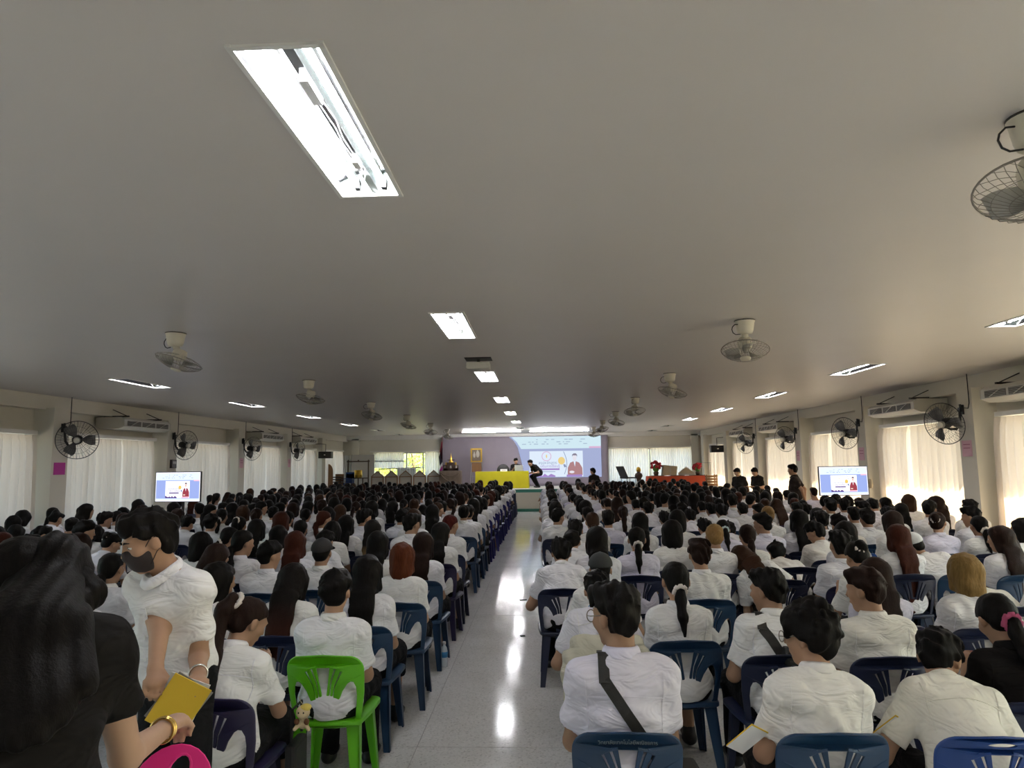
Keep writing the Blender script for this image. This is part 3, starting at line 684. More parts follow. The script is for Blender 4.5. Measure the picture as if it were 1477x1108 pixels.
def slide(parent, W, H, p, clip=None):
    """editor window with a slide: drawn flat on the xz plane, facing -y, centre at origin; layers 1 mm apart"""
    e = 0.0012; P = lambda n: p+'_'+n
    def part(name, m, f, lay, par=parent):
        mb = MB(); f(mb, -lay*e); return mb.obj(name, P(m), par)
    X = lambda u: (u-.5)*W; Z = lambda v: (.5-v)*H
    base = clip or [(X(0), Z(1)), (X(1), Z(1)), (X(1), Z(0)), (X(0), Z(0))]
    part('editor_window', 'blue', lambda m, y: poly(m, base, y), 1)
    x0 = .12 if clip else 0
    part('ribbon_bar', 'pale', lambda m, y: poly(m, [(X(.13), Z(.30)), (X(1), Z(.30)), (X(1), Z(0)), (X(.02), Z(0)), (X(.08), Z(.12))] if clip else [(X(0), Z(.26)), (X(1), Z(.26)), (X(1), Z(0)), (X(0), Z(0))], y), 2)
    r = random.Random(5)
    def icons(m, y):
        for row in (.07, .13, .18):
            u = .14
            while u < .86:
                w = r.uniform(.015, .05)
                if r.random() < .7: rect(m, X(u), X(u+w), Z(row+.012), Z(row), y)
                u += w+r.uniform(.01, .04)
    part('toolbar_icons', 'ink', icons, 3)
    part('close_tab', 'pink', lambda m, y: rect(m, X(.87), X(1), Z(.30), Z(.255), y), 3)
    if not clip: part('status_bar', 'pale', lambda m, y: rect(m, X(0), X(1), Z(1), Z(.92), y), 2)
    a, b, c, d = (.22, .80, .36, .985) if clip else (.22, .78, .29, .90)
    U = lambda u: X(a+(b-a)*u); Vv = lambda v: Z(c+(d-c)*v)
    part('slide_page', 'white', lambda m, y: rect(m, U(0), U(1), Vv(1), Vv(0), y), 3)
    part('crest_ring', 'pink', lambda m, y: m.tube([(U(.32)+.085*(U(1)-U(0))*math.cos(q*.314), y, Vv(.20)+.085*(U(1)-U(0))*math.sin(q*.314)) for q in range(20)], .004*W, 4, closed=True), 4)
    part('crest_mark', 'gold', lambda m, y: disc(m, U(.32), Vv(.20), .022*(U(1)-U(0)), y, 8, .6, 1.6), 4)
    part('title_band', 'purple', lambda m, y: rect(m, U(.16), U(.56), Vv(.74), Vv(.67), y), 4)
    for s, u, v, sz, n in (('สรุปหลักสูตร', .34, .46, .14, 'title_text'), ('เสริมการเรียนรู้', .38, .59, .13, 'subtitle_text')):
        o = obj(n, text_mesh(s, sz*(Vv(0)-Vv(1)), n, P('ink' if n == 'title_text' else 'purple')), parent, (U(u), -4*e, Vv(v)), (math.pi/2, 0, 0))
    part('caption_line', 'ink', lambda m, y: rect(m, U(.22), U(.48), Vv(.81), Vv(.79), y), 4)
    part('skyline', 'purple', lambda m, y: poly(m, [(U(0), Vv(1)), (U(.48), Vv(1)), (U(.48), Vv(.95)), (U(.40), Vv(.88)), (U(.34), Vv(.96)), (U(.28), Vv(.87)), (U(.24), Vv(.96)), (U(.18), Vv(.90)), (U(.12), Vv(.95)), (U(0), Vv(.86))], y), 4)
    part('bulb', 'gold', lambda m, y: disc(m, U(.60), Vv(.38), .065*(U(1)-U(0)), y, 18, 1, 1.1), 4)
    part('bulb_cap', 'ink', lambda m, y: poly(m, [(U(.63), Vv(.52)), (U(.67), Vv(.52)), (U(.69), Vv(.62)), (U(.65), Vv(.64))], y), 4)
    part('bulb_outline', 'ink', lambda m, y: m.tube([(U(.64+.06*math.sin(q*.30)), y, Vv(.02+q*.088)) for q in range(11)], .003*W, 4), 4)
    part('presenter_jacket', 'maroon', lambda m, y: poly(m, [(U(.71), Vv(.94)), (U(.99), Vv(.94)), (U(.985), Vv(.66)), (U(.93), Vv(.46)), (U(.87), Vv(.41)), (U(.82), Vv(.41)), (U(.76), Vv(.46)), (U(.715), Vv(.66))], y), 5)
    part('presenter_shirt', 'white', lambda m, y: poly(m, [(U(.825), Vv(.41)), (U(.865), Vv(.41)), (U(.848), Vv(.62))], y), 6)
    part('presenter_face', 'skin', lambda m, y: disc(m, U(.845), Vv(.27), .038*(U(1)-U(0)), y, 16, 1, 1.5), 6)
    part('presenter_hair', 'hair', lambda m, y: poly(m, [(U(.80), Vv(.24)), (U(.80), Vv(.15)), (U(.83), Vv(.10)), (U(.87), Vv(.10)), (U(.895), Vv(.16)), (U(.89), Vv(.24)), (U(.88), Vv(.18)), (U(.81), Vv(.18))], y), 7)
    part('presenter_hands', 'skin', lambda m, y: disc(m, U(.79), Vv(.82), .03*(U(1)-U(0)), y, 12, 1.6, .8), 6)
    part('name_strip', 'pink' if not clip else 'purple', lambda m, y: rect(m, U(.69), U(.98), Vv(1), Vv(.92), y), 7)
def television(loc, rz, tilt, label):
    t = thing('television', label, 'television', (loc[0], loc[1], 0), rz); z = loc[2]; W, H = 1.02, .585
    bz = bevel(MB().box((0, .02, z), (W+.03, .04, H+.03)).obj('bezel', 'black_plastic', t), .006)
    s = MB().box((0, -.001, z), (W, .002, H)).obj('screen', 'scr_white', t)
    pv = bpy.data.objects.new('picture', None); pv.parent = t
    slide_parent = s
    n0 = set(bpy.data.objects); slide(s, W*.975, H*.965, 'scr')
    for o in set(bpy.data.objects)-n0: o.location[2] += z; o.location[1] -= .002
    bpy.data.objects.remove(pv)
    for x in (-.09, .09): MB().box((x, .07, (z-.02)/2+.03), (.045, .03, z-.06)).obj('post', 'dark_metal', t)
    for x in (-.32, .32): MB().box((x, .08, .05), (.06, .55, .04)).obj('foot', 'dark_metal', t)
    MB().box((0, .08, .06), (.64, .08, .04)).box((0, .05, z), (.3, .03, .3)).obj('crossbar', 'dark_metal', t)
television((-7.45, 14.0, 1.50), math.radians(-9), 0, 'flat television on a black stand beside the curtains of the magenta paper wall')
television((6.32, 15.0, 1.42), math.radians(4), 0, 'flat television on a black stand beside the sunny curtains')

# ------------------------------------------------------------------ stage dressing
SZ = .865
def drape():
    nx, nz = 60, 16; V = []; x0, x1, z0, z1 = -4.55, 2.95, SZ, 3.10; r = random.Random(2)
    for j in range(nz+1):
        for i in range(nx+1):
            x = x0+(x1-x0)*i/nx; z = z0+(z1-z0)*j/nz
            V.append((x, YB-.34+.012*math.sin(x*2.1+z*1.7)+.008*math.sin(x*5+z*3.1)-(.0), z))
    F = [(j*(nx+1)+i, j*(nx+1)+i+1, (j+1)*(nx+1)+i+1, (j+1)*(nx+1)+i) for j in range(nz) for i in range(nx)]
    o = obj('stage_backdrop', mesh_from('stage_backdrop', V, F, ['drape_purple'], True)); tag(o, 'grey-purple cloth backdrop stretched across the rear of the stage', 'backdrop')
    mm = o.modifiers.new('thick', 'SOLIDIFY'); mm.thickness = .01; return o
drape()
t = thing('projected_slide', 'bright projected computer slide on the purple stage backdrop', 'projection', (.58, YB-.385, 2.15))  # projector light put in as thin glowing pieces in front of the cloth
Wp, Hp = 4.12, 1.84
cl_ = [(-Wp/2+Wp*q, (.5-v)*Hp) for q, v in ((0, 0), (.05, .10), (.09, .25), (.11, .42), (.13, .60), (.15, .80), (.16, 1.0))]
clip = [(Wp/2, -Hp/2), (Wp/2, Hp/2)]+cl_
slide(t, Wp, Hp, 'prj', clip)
# long table with yellow cloth
def cloth_box(name, c, d, m, label, cat, seed, parent=None):
    """cloth over a table: flat top, four hanging sides with soft folds"""
    r = random.Random(seed); V = []; F = []; w, l, h = d; n = 14
    ring = [(-w/2+w*i/n, -l/2, 0, -1) for i in range(n)]+[(w/2, -l/2+l*i/6, 1, 0) for i in range(6)]+[(w/2-w*i/n, l/2, 0, 1) for i in range(n)]+[(-w/2, l/2-l*i/6, -1, 0) for i in range(6)]
    N = len(ring)
    for k, (z, f) in enumerate(((h, 0), (h-.03, .2), (h*.6, .7), (0.003, 1))):
        for i, (x, y, ox, oy) in enumerate(ring):
            o_ = .03*f*(.5+.5*math.sin(i*1.9+seed)); V.append((c[0]+x+ox*o_, c[1]+y+oy*o_, c[2]+z))
    for k in range(3): F += [(k*N+i, (k+1)*N+i, (k+1)*N+(i+1) % N, k*N+(i+1) % N) for i in range(N)]
    F.append(tuple(range(N)))
    o = obj(name, mesh_from(name, V, F, [m], False), parent); smooth_by_angle(o, 40)
    if label: tag(o, label, cat)
    return o
t = thing('stage_table', 'long wooden table under the yellow cloth on stage', 'table', (-1.67, 29.0, SZ))
MB().box((0, 0, .67), (2.1, .62, .03)).obj('tabletop', 'mid_wood', t)
for x in (-.98, .98):
    for y in (-.26, .26): MB().box((x, y, .325), (.05, .05, .65)).obj('leg', 'mid_wood', t)
cloth_box('tablecloth', (-1.67, 29.0, SZ+.004), (2.18, .70, .69), 'yellow_cloth', 'bright yellow cloth hanging over the long stage table', 'tablecloth', 3)
t = thing('laptop', 'open pale laptop on the yellow stage table', 'laptop', (-.98, 28.95, SZ+.70))
MB().box((0, .02, .008), (.34, .24, .016)).obj('keyboard_base', 'laptop_silver', t); MB().box((0, -.10, .125), (.34, .012, .24), rotm(-.12, 0, 0)).obj('lid', 'laptop_silver', t)
t = thing('name_plate', 'white name plate on the yellow stage table', 'name plate', (-1.60, 28.85, SZ+.70)); MB().prism([(-.14, -.04, 0), (-.14, .04, 0), (-.14, 0, .085)], (0, 0, 0), (.28, 0, 0)).obj('plate', 'paper_white', t); MB().box((0, -.024, .04), (.18, .004, .012), rotm(-.45, 0, 0)).obj('print_line', 'black_plastic', t)
t = thing('office_chair', 'black rounded office chair back behind the yellow table', 'chair', (-1.66, 29.75, SZ))
MB().lathe([(.24, -.03), (.27, 0), (.24, .03)], 20, (0, -.22, .72), rotm(math.pi/2, 0, 0)).obj('backrest', 'black_plastic', t, True)
MB().lathe([(.24, 0), (.25, .03), (.22, .06)], 20, (0, 0, .42)).obj('seat', 'black_plastic', t, True); MB().tube([(0, 0, .06), (0, 0, .42)], .03, 8).tube([(0, -.2, .45), (0, -.23, .72)], .02, 6).obj('post', 'dark_metal', t)
for i in range(5): MB().bar((0, 0, .07), (.27*math.cos(i*1.257), .27*math.sin(i*1.257), .03), .04, .03).obj('leg', 'dark_metal', t)
# portrait on a ladder-like stand
t = thing('picture_stand', 'grey-blue metal ladder stand holding the framed portrait', 'stand', (-2.87, 30.42, SZ))
for s in (-1, 1): MB().tube([(s*.30, -.10, 0), (s*.22, .10, 1.15)], .016, 6).obj('rail', 'grey_plastic', t)
for z in (.22, .45, .68, .90): MB().tube([(-.30+z*.07, -.10+z*.17, z), (.30-z*.07, -.10+z*.17, z)], .013, 6).obj('rung', 'grey_plastic', t)
for s in (-1, 1): MB().tube([(s*.26, .48, 0), (s*.2, .12, 1.10)], .014, 6).obj('rear_leg', 'grey_plastic', t)
t = thing('framed_portrait', 'gilt-framed portrait of pale seated figures above the stage stand', 'picture', (-2.87, 30.32, SZ+1.39))
for s in (-1, 1): MB().box((s*.22, 0, 0), (.06, .05, .60)).obj('frame_side', 'gold', t); MB().box((0, 0, s*.27), (.38, .05, .06)).obj('frame_rail', 'gold', t)
MB().box((0, .01, 0), (.40, .02, .50)).obj('canvas', 'brown_cloth', t)
a = MB(); a.m = 0; disc(a, .06, .05, .075, -.002, 14, 1, 2.0); disc(a, .05, .20, .03, -.002, 12); disc(a, -.09, .0, .05, -.002, 12, 1, 2.2); disc(a, -.09, .13, .024, -.002, 10); a.obj('painted_figures', 'pale_board', t)
MB().box((.0, .08, -.52), (.42, .04, .40)).obj('rear_board', 'mid_wood', t)
# altar
t = thing('altar_table', 'altar table wrapped in shiny brown cloth beside the flag', 'table', (-3.86, 29.3, SZ))
cloth_box('cloth_cover', (0, 0, .002), (.88, .6, .74), 'brown_cloth', None, None, 8, t); 
MB().tube([(-.42+.84*i/10, -.335, .66-.34*math.sin(math.pi*i/10)) for i in range(11)], .018, 6).tube([(-.42+.84*i/10, -.335, .70-.18*math.sin(math.pi*i/10)) for i in range(11)], .014, 6).obj('swag_fold', 'brown_cloth', t, True)
t = thing('altar_set', 'tiered dark wooden altar set with small offerings and spire', 'altar', (-3.86, 29.35, SZ+.75))
for i, (x, w_, h) in enumerate(((0, .62, .10), (-.20, .22, .24), (.20, .22, .24), (0, .34, .34))): MB().box((x, .05*(i == 3), h/2), (w_, .26, h)).obj('tier', 'dark_wood', t)
for (x, z) in ((-.2, .24), (.2, .24), (0, .34), (-.24, .10), (.24, .10), (0, .10)):
    MB().lathe([(.035, 0), (.05, .03), (.03, .06), (.045, .09), (.02, .11)], 10, (x, -.10 if z < .2 else 0, z)).obj('offering_bowl', 'gold' if z > .2 else 'pale_board', t, True)
MB().lathe([(.10, 0), (.09, .05), (.06, .08), (.05, .14), (.025, .22), (.008, .34), (.002, .40)], 14, (0, .05, .34)).obj('spire', 'gold', t, True)
for x in (-.09, .09): MB().box((x, .05, .44), (.12, .1, .03)).obj('canopy_ledge', 'dark_wood', t)
# flag
t = thing('flag', 'furled red, white and dark blue flag on a pole beside the altar', 'flag', (-4.36, 29.95, SZ))
MB().tube([(0, 0, 0), (.05, .02, 2.22)], .014, 8).obj('pole', 'mid_wood', t); MB().lathe([(.12, 0), (.12, .03), (.03, .06)], 14).obj('base', 'dark_metal', t)
for i, (m_, z0, z1, w_) in enumerate((('magenta_paper', .62, .95, .07), ('paper_white', .78, 1.1, .06), ('flag_navy', .95, 1.72, .10), ('flag_red', 1.15, 2.0, .05))):
    if m_ == 'flag_navy': mat('flag_navy', (.02, .015, .035), .7); mat('flag_red', (.25, .02, .04), .7)
    MB().prism([(-w_-.02+.03*i, -.03, z0), (.05, -.03, z0+.15), (.06, -.03, z1), (.02, -.03, z1), (-w_, -.03, (z0+z1)/2)], (0, 0, 0), (0, .035-.006*i, 0)).obj('fold', m_, t)
# house-shaped display panels
for i in range(5):
    w_ = .50; x = -7.06+.60*i
    t = thing('gabled_screen', 'pale gabled display panel, %s from the altar in a row of five' % ORD[4-i], 'screen', (x+.06, 29.4, SZ), group='gabled display panels')
    MB().prism([(-w_/2, 0, .02), (w_/2, 0, .02), (w_/2, 0, .55), (0, 0, .76), (-w_/2, 0, .55)], (0, 0, 0), (0, .02, 0)).obj('board', 'pale_board', t)
    for s in (-1, 1):
        MB().bar((s*w_/2, 0, 0), (s*w_/2, 0, .56), .04, .05, (0, 1, 0)).obj('post', 'mid_wood', t); MB().bar((s*w_/2, 0, .55), (0, 0, .77), .03, .05, (0, 1, 0)).obj('gable_rail', 'mid_wood', t)
    MB().box((0, -.005, .52), (w_, .04, .035)).obj('crossbar', 'mid_wood', t)
# gong frame and golden drum
t = thing('drum_frame', 'dark wooden frame holding the golden drum', 'frame', (-7.88, 29.6, SZ))
for s in (-1, 1): MB().box((s*.44, 0, .60), (.05, .05, 1.20)).obj('post', 'dark_wood', t)
MB().box((0, 0, 1.19), (.98, .06, .05)).obj('top_rail', 'dark_wood', t); MB().box((0, 0, .48), (.88, .20, .04)).obj('shelf_rail', 'dark_wood', t)
for x in (-.20, 0, .20): MB().box((x, 0, .23), (.045, .05, .46)).obj('leg', 'dark_wood', t)
for x in (-.44, 0, .44): MB().lathe([(.03, 0), (.04, .02), (.0, .06)], 8, (x, 0, 1.21)).obj('finial', 'dark_wood', t)
t = thing('golden_drum', 'shiny golden drum on the dark wooden frame', 'drum', (-7.88, 29.6, SZ+.503))
MB().lathe([(.15, 0), (.165, .02), (.165, .10), (.172, .11), (.172, .13), (.165, .14), (.165, .30), (.15, .32)], 28).obj('body', 'gold', t, True)
for z in (.115, .30): MB().ring((0, 0, z), .17, .008).obj('band', 'gold', t, True)
# grey board in the corner, oval board, stacked chairs
tag(MB().box((-8.18, YB-.22, 1.62), (1.05, .05, 1.5)).obj('plain_board', 'grey_board'), 'tall plain grey board behind the golden drum frame', 'board')
t = thing('oval_board', 'tall brown round-topped board leaning in the stage corner', 'board', (-9.0, 29.0, SZ))
MB().prism([(.0, -.20+.0*a_, 0) for a_ in (0,)]+[(0, .20, 0)]+[(0, .20*math.cos(q*math.pi/12), .75+.35*math.sin(q*math.pi/12)) for q in range(13)], (0, 0, 0), (.03, 0, 0)).obj('panel', 'mid_wood', t, rot=(0, 0, -1.2))
t = thing('chair_stack', 'stack of dark red-brown padded chairs in the stage corner', 'chair stack', (-8.62, 29.2, SZ))
for i in range(5):
    MB().box((0, 0, .14+.10*i), (.36, .36, .05)).obj('seat', 'dark_wood', t); MB().box((0, .18, .22+.10*i), (.36, .03, .10)).obj('backrest', 'mid_wood', t)
for x in (-.17, .17):
    for y in (-.17, .17): MB().box((x, y, .07), (.025, .025, .14)).obj('leg', 'dark_metal', t)
t = thing('plastic_chair_stack', 'blue plastic chairs stacked beside the red-brown chair stack', 'chair stack', (-8.18, 29.25, SZ))
for i in range(4):
    MB().box((0, 0, .30+.06*i), (.36, .36, .025)).obj('seat', 'chair_royal', t); MB().box((0, .18, .42+.07*i), (.36, .03, .22)).obj('backrest', 'chair_royal', t)
for x in (-.16, .16):
    for y in (-.16, .16): MB().bar((x*1.1, y*1.1, 0), (x, y, .30), .04, .03).obj('leg', 'chair_royal', t)
# goods on the sunny side of the stage
t = thing('display_table', 'low table draped in orange-red cloth on the stage', 'table', (5.38, 28.7, SZ))
cloth_box('cloth_cover', (0, 0, .002), (2.25, .7, .42), 'orange_cloth', None, None, 5, t)
for x in (-.72, .1, .85): MB().box((x, 0, .435), (.5, .4, .02)).obj('mat_board', 'dark_wood', t)
def bouquet(loc, s, label):
    t = thing('bouquet', label, 'flowers', loc, group=None); r = random.Random(int(loc[0]*10))
    MB().lathe([(.07*s, 0), (.10*s, .10*s), (.05*s, .16*s)], 12).obj('vase', 'dark_wood', t, True)
    for i in range(48):
        a_ = r.random()*6.28; e_ = r.uniform(-.5, 1.5); R_ = .19*s*r.uniform(.75, 1)
        p = np.array([R_*math.cos(a_)*math.cos(e_), R_*.8*math.sin(a_)*math.cos(e_), .30*s+R_*math.sin(e_)])
        MB().lathe([(.0, -.02*s), (.045*s, 0), (.05*s, .02*s), (.02*s, .045*s)], 7, p, rotm(r.uniform(-1, 1), r.uniform(-1, 1), 0)).obj('bloom', 'red_flower', t, True)
    MB().lathe([(.0, .05), (.11*s, .2*s), (.12*s, .28*s), (.07*s, .36*s), (0, .40*s)], 10).obj('foliage', 'leaf_green', t, True)
bouquet((4.62, 28.7, SZ+.447), 1.15, 'large red flower bouquet beside the carton on the orange table')
bouquet((6.30, 28.7, SZ+.447), 1.0, 'red flower bouquet beside the triangular frame on the orange table')
t = thing('carton', 'pale slanted carton box on the orange table', 'box', (5.15, 28.75, SZ+.447)); bevel(MB().prism([(-.30, -.2, 0), (.26, -.2, 0), (.32, -.2, .36), (-.24, -.2, .42)], (0, 0, 0), (0, .36, 0)).obj('carton_body', 'cardboard', t), .008); MB().box((.02, -.205, .2), (.05, .006, .38)).obj('tape', 'pale_board', t)
t = thing('triangular_frame', 'pale triangular gable frame standing on the orange table', 'frame', (5.82, 28.6, SZ+.447))
MB().prism([(-.30, 0, .08), (.30, 0, .08), (0, 0, .30)], (0, 0, 0), (0, .03, 0)).obj('gable_panel', 'cardboard', t); MB().box((0, 0, .04), (.62, .08, .08)).obj('base', 'pale_board', t)
for s in (-1, 1): MB().bar((s*.32, .01, .08), (0, .01, .33), .03, .06, (0, 1, 0)).obj('rail', 'pale_board', t)
t = thing('wooden_crate', 'brown wooden crate on the stage edge beside the orange table', 'crate', (6.78, 28.6, SZ))
for i in range(4):
    MB().box((0, -.22, .06+.11*i), (.46, .02, .09)).obj('slat', 'mid_wood', t); MB().box((.22, 0, .06+.11*i), (.02, .42, .09)).obj('slat', 'mid_wood', t); MB().box((-.22, 0, .06+.11*i), (.02, .42, .09)).obj('slat', 'mid_wood', t)
for x in (-.2, .2):
    for y in (-.18, .18): MB().box((x, y, .23), (.04, .04, .46)).obj('post', 'mid_wood', t)
t = thing('metal_rack', 'thin metal rack standing behind the wooden crate', 'rack', (6.72, 29.3, SZ))
for x in (-.25, .25):
    for y in (-.12, .12): MB().tube([(x, y, 0), (x*.8, y, .95)], .012, 6).obj('post', 'grey_plastic', t)
for z in (.35, .93): MB().box((0, 0, z), (.48, .26, .02)).obj('shelf', 'grey_plastic', t)
t = thing('lounge_chair', 'dark reclined mesh chair beside the white stage curtain', 'chair', (3.55, 29.2, SZ), .5)
MB().box((0, 0, .36), (.5, .5, .05)).obj('seat', 'black_plastic', t); MB().box((-.30, 0, .58), (.05, .5, .55), rotm(0, -.45, 0)).obj('backrest', 'black_plastic', t)
for x in (-.2, .2):
    for y in (-.2, .2): MB().tube([(x*1.2, y, 0), (x, y, .35)], .014, 6).obj('leg', 'grey_plastic', t)
t = thing('pale_bench', 'pale slatted bench stacked with papers beside the mesh chair', 'bench', (4.02, 28.3, SZ))
for i in range(3): MB().box((0, -.15+.15*i, .20), (.42, .12, .03)).obj('slat', 'pale_board', t)
for x in (-.19, .19): MB().box((x, 0, .095), (.03, .4, .19)).obj('leg', 'pale_board', t)
MB().box((0, 0, .08), (.36, .38, .02)).obj('lower_shelf', 'pale_board', t)
t = thing('statue', 'dark bust-like statue with brass head on a plinth near the orange table', 'statue', (4.0, 29.35, SZ))
MB().lathe([(.14, 0), (.14, .05), (.08, .10), (.10, .30), (.17, .42), (.14, .52), (.06, .56), (.07, .62), (.08, .68), (.05, .74), (0, .76)], 16).obj('figure', 'dark_wood', t, True); MB().lathe([(.085, .60), (.10, .68), (.07, .77), (.0, .80)], 14).obj('headdress', 'gold', t, True)
# trees seen through the open stage window
def tree(loc, h, seed):
    r = random.Random(seed); t = thing('tree', ('lime green leafy tree framed by the open stage window', 'tall green tree outside behind the grey board corner', 'green tree outside behind the purple backdrop')[seed], 'tree', loc, group='trees outside')
    MB().tube([(0, 0, 0), (.1, 0, h*.4), (-.1, .1, h*.7)], [.14, .10, .05], 8).obj('trunk', 'bark', t, True)
    V = []; F = []
    for i in range(1500):
        a_ = r.random()*6.28; e_ = math.asin(r.uniform(-.7, 1)); R_ = r.uniform(.55, 1)**.6*h*.42
        p = np.array([R_*math.cos(a_)*math.cos(e_), R_*math.sin(a_)*math.cos(e_), h*.62+R_*.9*math.sin(e_)])
        Rm = rotm(r.uniform(0, 6), r.uniform(0, 6), r.uniform(0, 6)); q = np.array([(-.10, 0, 0), (0, -.05, .01), (.12, 0, 0), (0, .05, .01)]) @ Rm.T
        b = len(V); V += [tuple(p+v) for v in q]; F.append((b, b+1, b+2, b+3))
    o = obj('foliage', mesh_from('foliage', V, F, ['lime_leaf']), t); o['kind'] = 'stuff'
for i, (x, y, h) in enumerate(((-6.6, 35.5, 4.4), (-10.4, 39.5, 5.2), (-3.4, 40, 4.8))): tree((x, y, -.6), h, i)

# ------------------------------------------------------------------ smooth bodies: distance fields -> meshes
class Field:
    def __init__(s, lo, hi, h):
        s.h = h; s.lo = np.asarray(lo, float)-2*h; n = np.ceil((np.asarray(hi)-s.lo)/h).astype(int)+3
        s.n = n; s.ax = [s.lo[i]+h*np.arange(n[i]) for i in range(3)]; s.F = np.full(tuple(n), 1.0, np.float32)
    def sub(s, lo, hi):
        i0 = np.clip(np.floor((lo-s.lo)/s.h).astype(int), 0, s.n-1); i1 = np.clip(np.ceil((hi-s.lo)/s.h).astype(int)+1, 1, s.n)
        if np.any(i1 <= i0): return None
        sl = tuple(slice(a, b) for a, b in zip(i0, i1))
        return sl, s.ax[0][sl[0]][:, None, None], s.ax[1][sl[1]][None, :, None], s.ax[2][sl[2]][None, None, :]
    def add(s, prim, k=.02, grow=0.0):
        lo, hi, fn = prim; g = self_margin = .045+k+max(grow, 0)
        q = s.sub(lo-g, hi+g)
        if q is None: return s
        sl, X, Y, Z = q; d = fn(X, Y, Z)-grow; a = s.F[sl]
        if k > 0:
            hh = np.maximum(k-np.abs(a-d), 0)/k; s.F[sl] = np.minimum(a, d)-hh*hh*k*.25
        else: s.F[sl] = np.minimum(a, d)
        return s
    def carve(s, prim, k=.01):
        lo, hi, fn = prim; q = s.sub(lo-.05, hi+.05)
        if q is None: return s
        sl, X, Y, Z = q; d = -fn(X, Y, Z); a = s.F[sl]; hh = np.maximum(k-np.abs(a-d), 0)/k; s.F[sl] = np.maximum(a, d)+hh*hh*k*.25
        return s
    def cut(s, p, n):
        p = np.asarray(p, float); n = unit(n); X, Y, Z = s.ax[0][:, None, None], s.ax[1][None, :, None], s.ax[2][None, None, :]
        s.F = np.maximum(s.F, ((X-p[0])*n[0]+(Y-p[1])*n[1]+(Z-p[2])*n[2]).astype(np.float32)); return s
    def warp(s, fn):
        X, Y, Z = s.ax[0][:, None, None], s.ax[1][None, :, None], s.ax[2][None, None, :]
        s.F = s.F+fn(X, Y, Z).astype(np.float32); return s
    def net(s):
        F = s.F; S = F < 0; nx, ny, nz = F.shape; sh = (nx-1, ny-1, nz-1)
        cnt = np.zeros(sh, np.int8)
        cr = [(a, b, c) for a in (0, 1) for b in (0, 1) for c in (0, 1)]
        for a, b, c in cr: cnt += S[a:nx-1+a, b:ny-1+b, c:nz-1+c]
        act = (cnt > 0) & (cnt < 8); ijk = np.argwhere(act); idx = np.full(sh, -1, np.int64); idx[act] = np.arange(len(ijk))
        P = np.zeros((len(ijk), 3)); N = np.zeros(len(ijk))
        for a in cr:
            for ax in range(3):
                if a[ax]: continue
                b = list(a); b[ax] = 1
                fa = F[ijk[:, 0]+a[0], ijk[:, 1]+a[1], ijk[:, 2]+a[2]]; fb = F[ijk[:, 0]+b[0], ijk[:, 1]+b[1], ijk[:, 2]+b[2]]
                m = (fa < 0) != (fb < 0); t = np.where(m, fa/np.where(m, fa-fb, 1), 0)
                Q = np.repeat(np.array(a, float)[None], len(ijk), 0); Q[:, ax] += t; P[m] += Q[m]; N += m
        V = s.lo+s.h*(ijk+P/np.maximum(N, 1)[:, None])
        Q = []
        for ax in range(3):
            u, v = (ax+1) % 3, (ax+2) % 3
            s0 = [slice(None)]*3; s1 = [slice(None)]*3; s0[ax] = slice(0, -1); s1[ax] = slice(1, None)
            A, B = S[tuple(s0)], S[tuple(s1)]; e = np.argwhere(A != B)
            ok = (e[:, u] > 0) & (e[:, v] > 0) & (e[:, u] < F.shape[u]-1) & (e[:, v] < F.shape[v]-1); e = e[ok]
            inside = A[e[:, 0], e[:, 1], e[:, 2]]
            def cell(du, dv):
                c = e.copy(); c[:, u] -= du; c[:, v] -= dv; return idx[c[:, 0], c[:, 1], c[:, 2]]
            q = np.stack([cell(1, 1), cell(0, 1), cell(0, 0), cell(1, 0)], 1)
            q[~inside] = q[~inside][:, ::-1]; Q.append(q)
        Q = np.concatenate(Q); Q = Q[(Q >= 0).all(1)]
        return V, Q
A3 = lambda *v: np.array(v, float)
def cap(a, b, ra, rb=None, flat=None):
    a = np.asarray(a, float); b = np.asarray(b, float); rb = ra if rb is None else rb; ba = b-a; L2 = max(1e-9, ba @ ba); r = max(ra, rb)
    def fn(X, Y, Z):
        x, y, z = X-a[0], Y-a[1], Z-a[2]; t = np.clip((x*ba[0]+y*ba[1]+z*ba[2])/L2, 0, 1)
        x, y, z = x-t*ba[0], y-t*ba[1], z-t*ba[2]
        if flat is not None:
            n, f = flat; w = (x*n[0]+y*n[1]+z*n[2])*(f-1); x, y, z = x+w*n[0], y+w*n[1], z+w*n[2]
        return np.sqrt(x*x+y*y+z*z)-(ra+(rb-ra)*t)
    return np.minimum(a, b)-r, np.maximum(a, b)+r, fn
def ell(c, r, R=None):
    c = np.asarray(c, float); r = np.asarray(r, float); R = np.eye(3) if R is None else R; m = max(r)
    def fn(X, Y, Z):
        x, y, z = X-c[0], Y-c[1], Z-c[2]
        p = [(R[0, i]*x+R[1, i]*y+R[2, i]*z)/r[i] for i in range(3)]
        k0 = np.sqrt(p[0]**2+p[1]**2+p[2]**2); k1 = np.sqrt((p[0]/r[0])**2+(p[1]/r[1])**2+(p[2]/r[2])**2)
        return k0*(k0-1)/np.maximum(k1, 1e-6)
    return c-m, c+m, fn
def clipped(prim, *planes):
    lo, hi, fn = prim
    def f2(X, Y, Z):
        d = fn(X, Y, Z)
        for p, n in planes: d = np.maximum(d, (X-p[0])*n[0]+(Y-p[1])*n[1]+(Z-p[2])*n[2])
        return d
    return lo, hi, f2

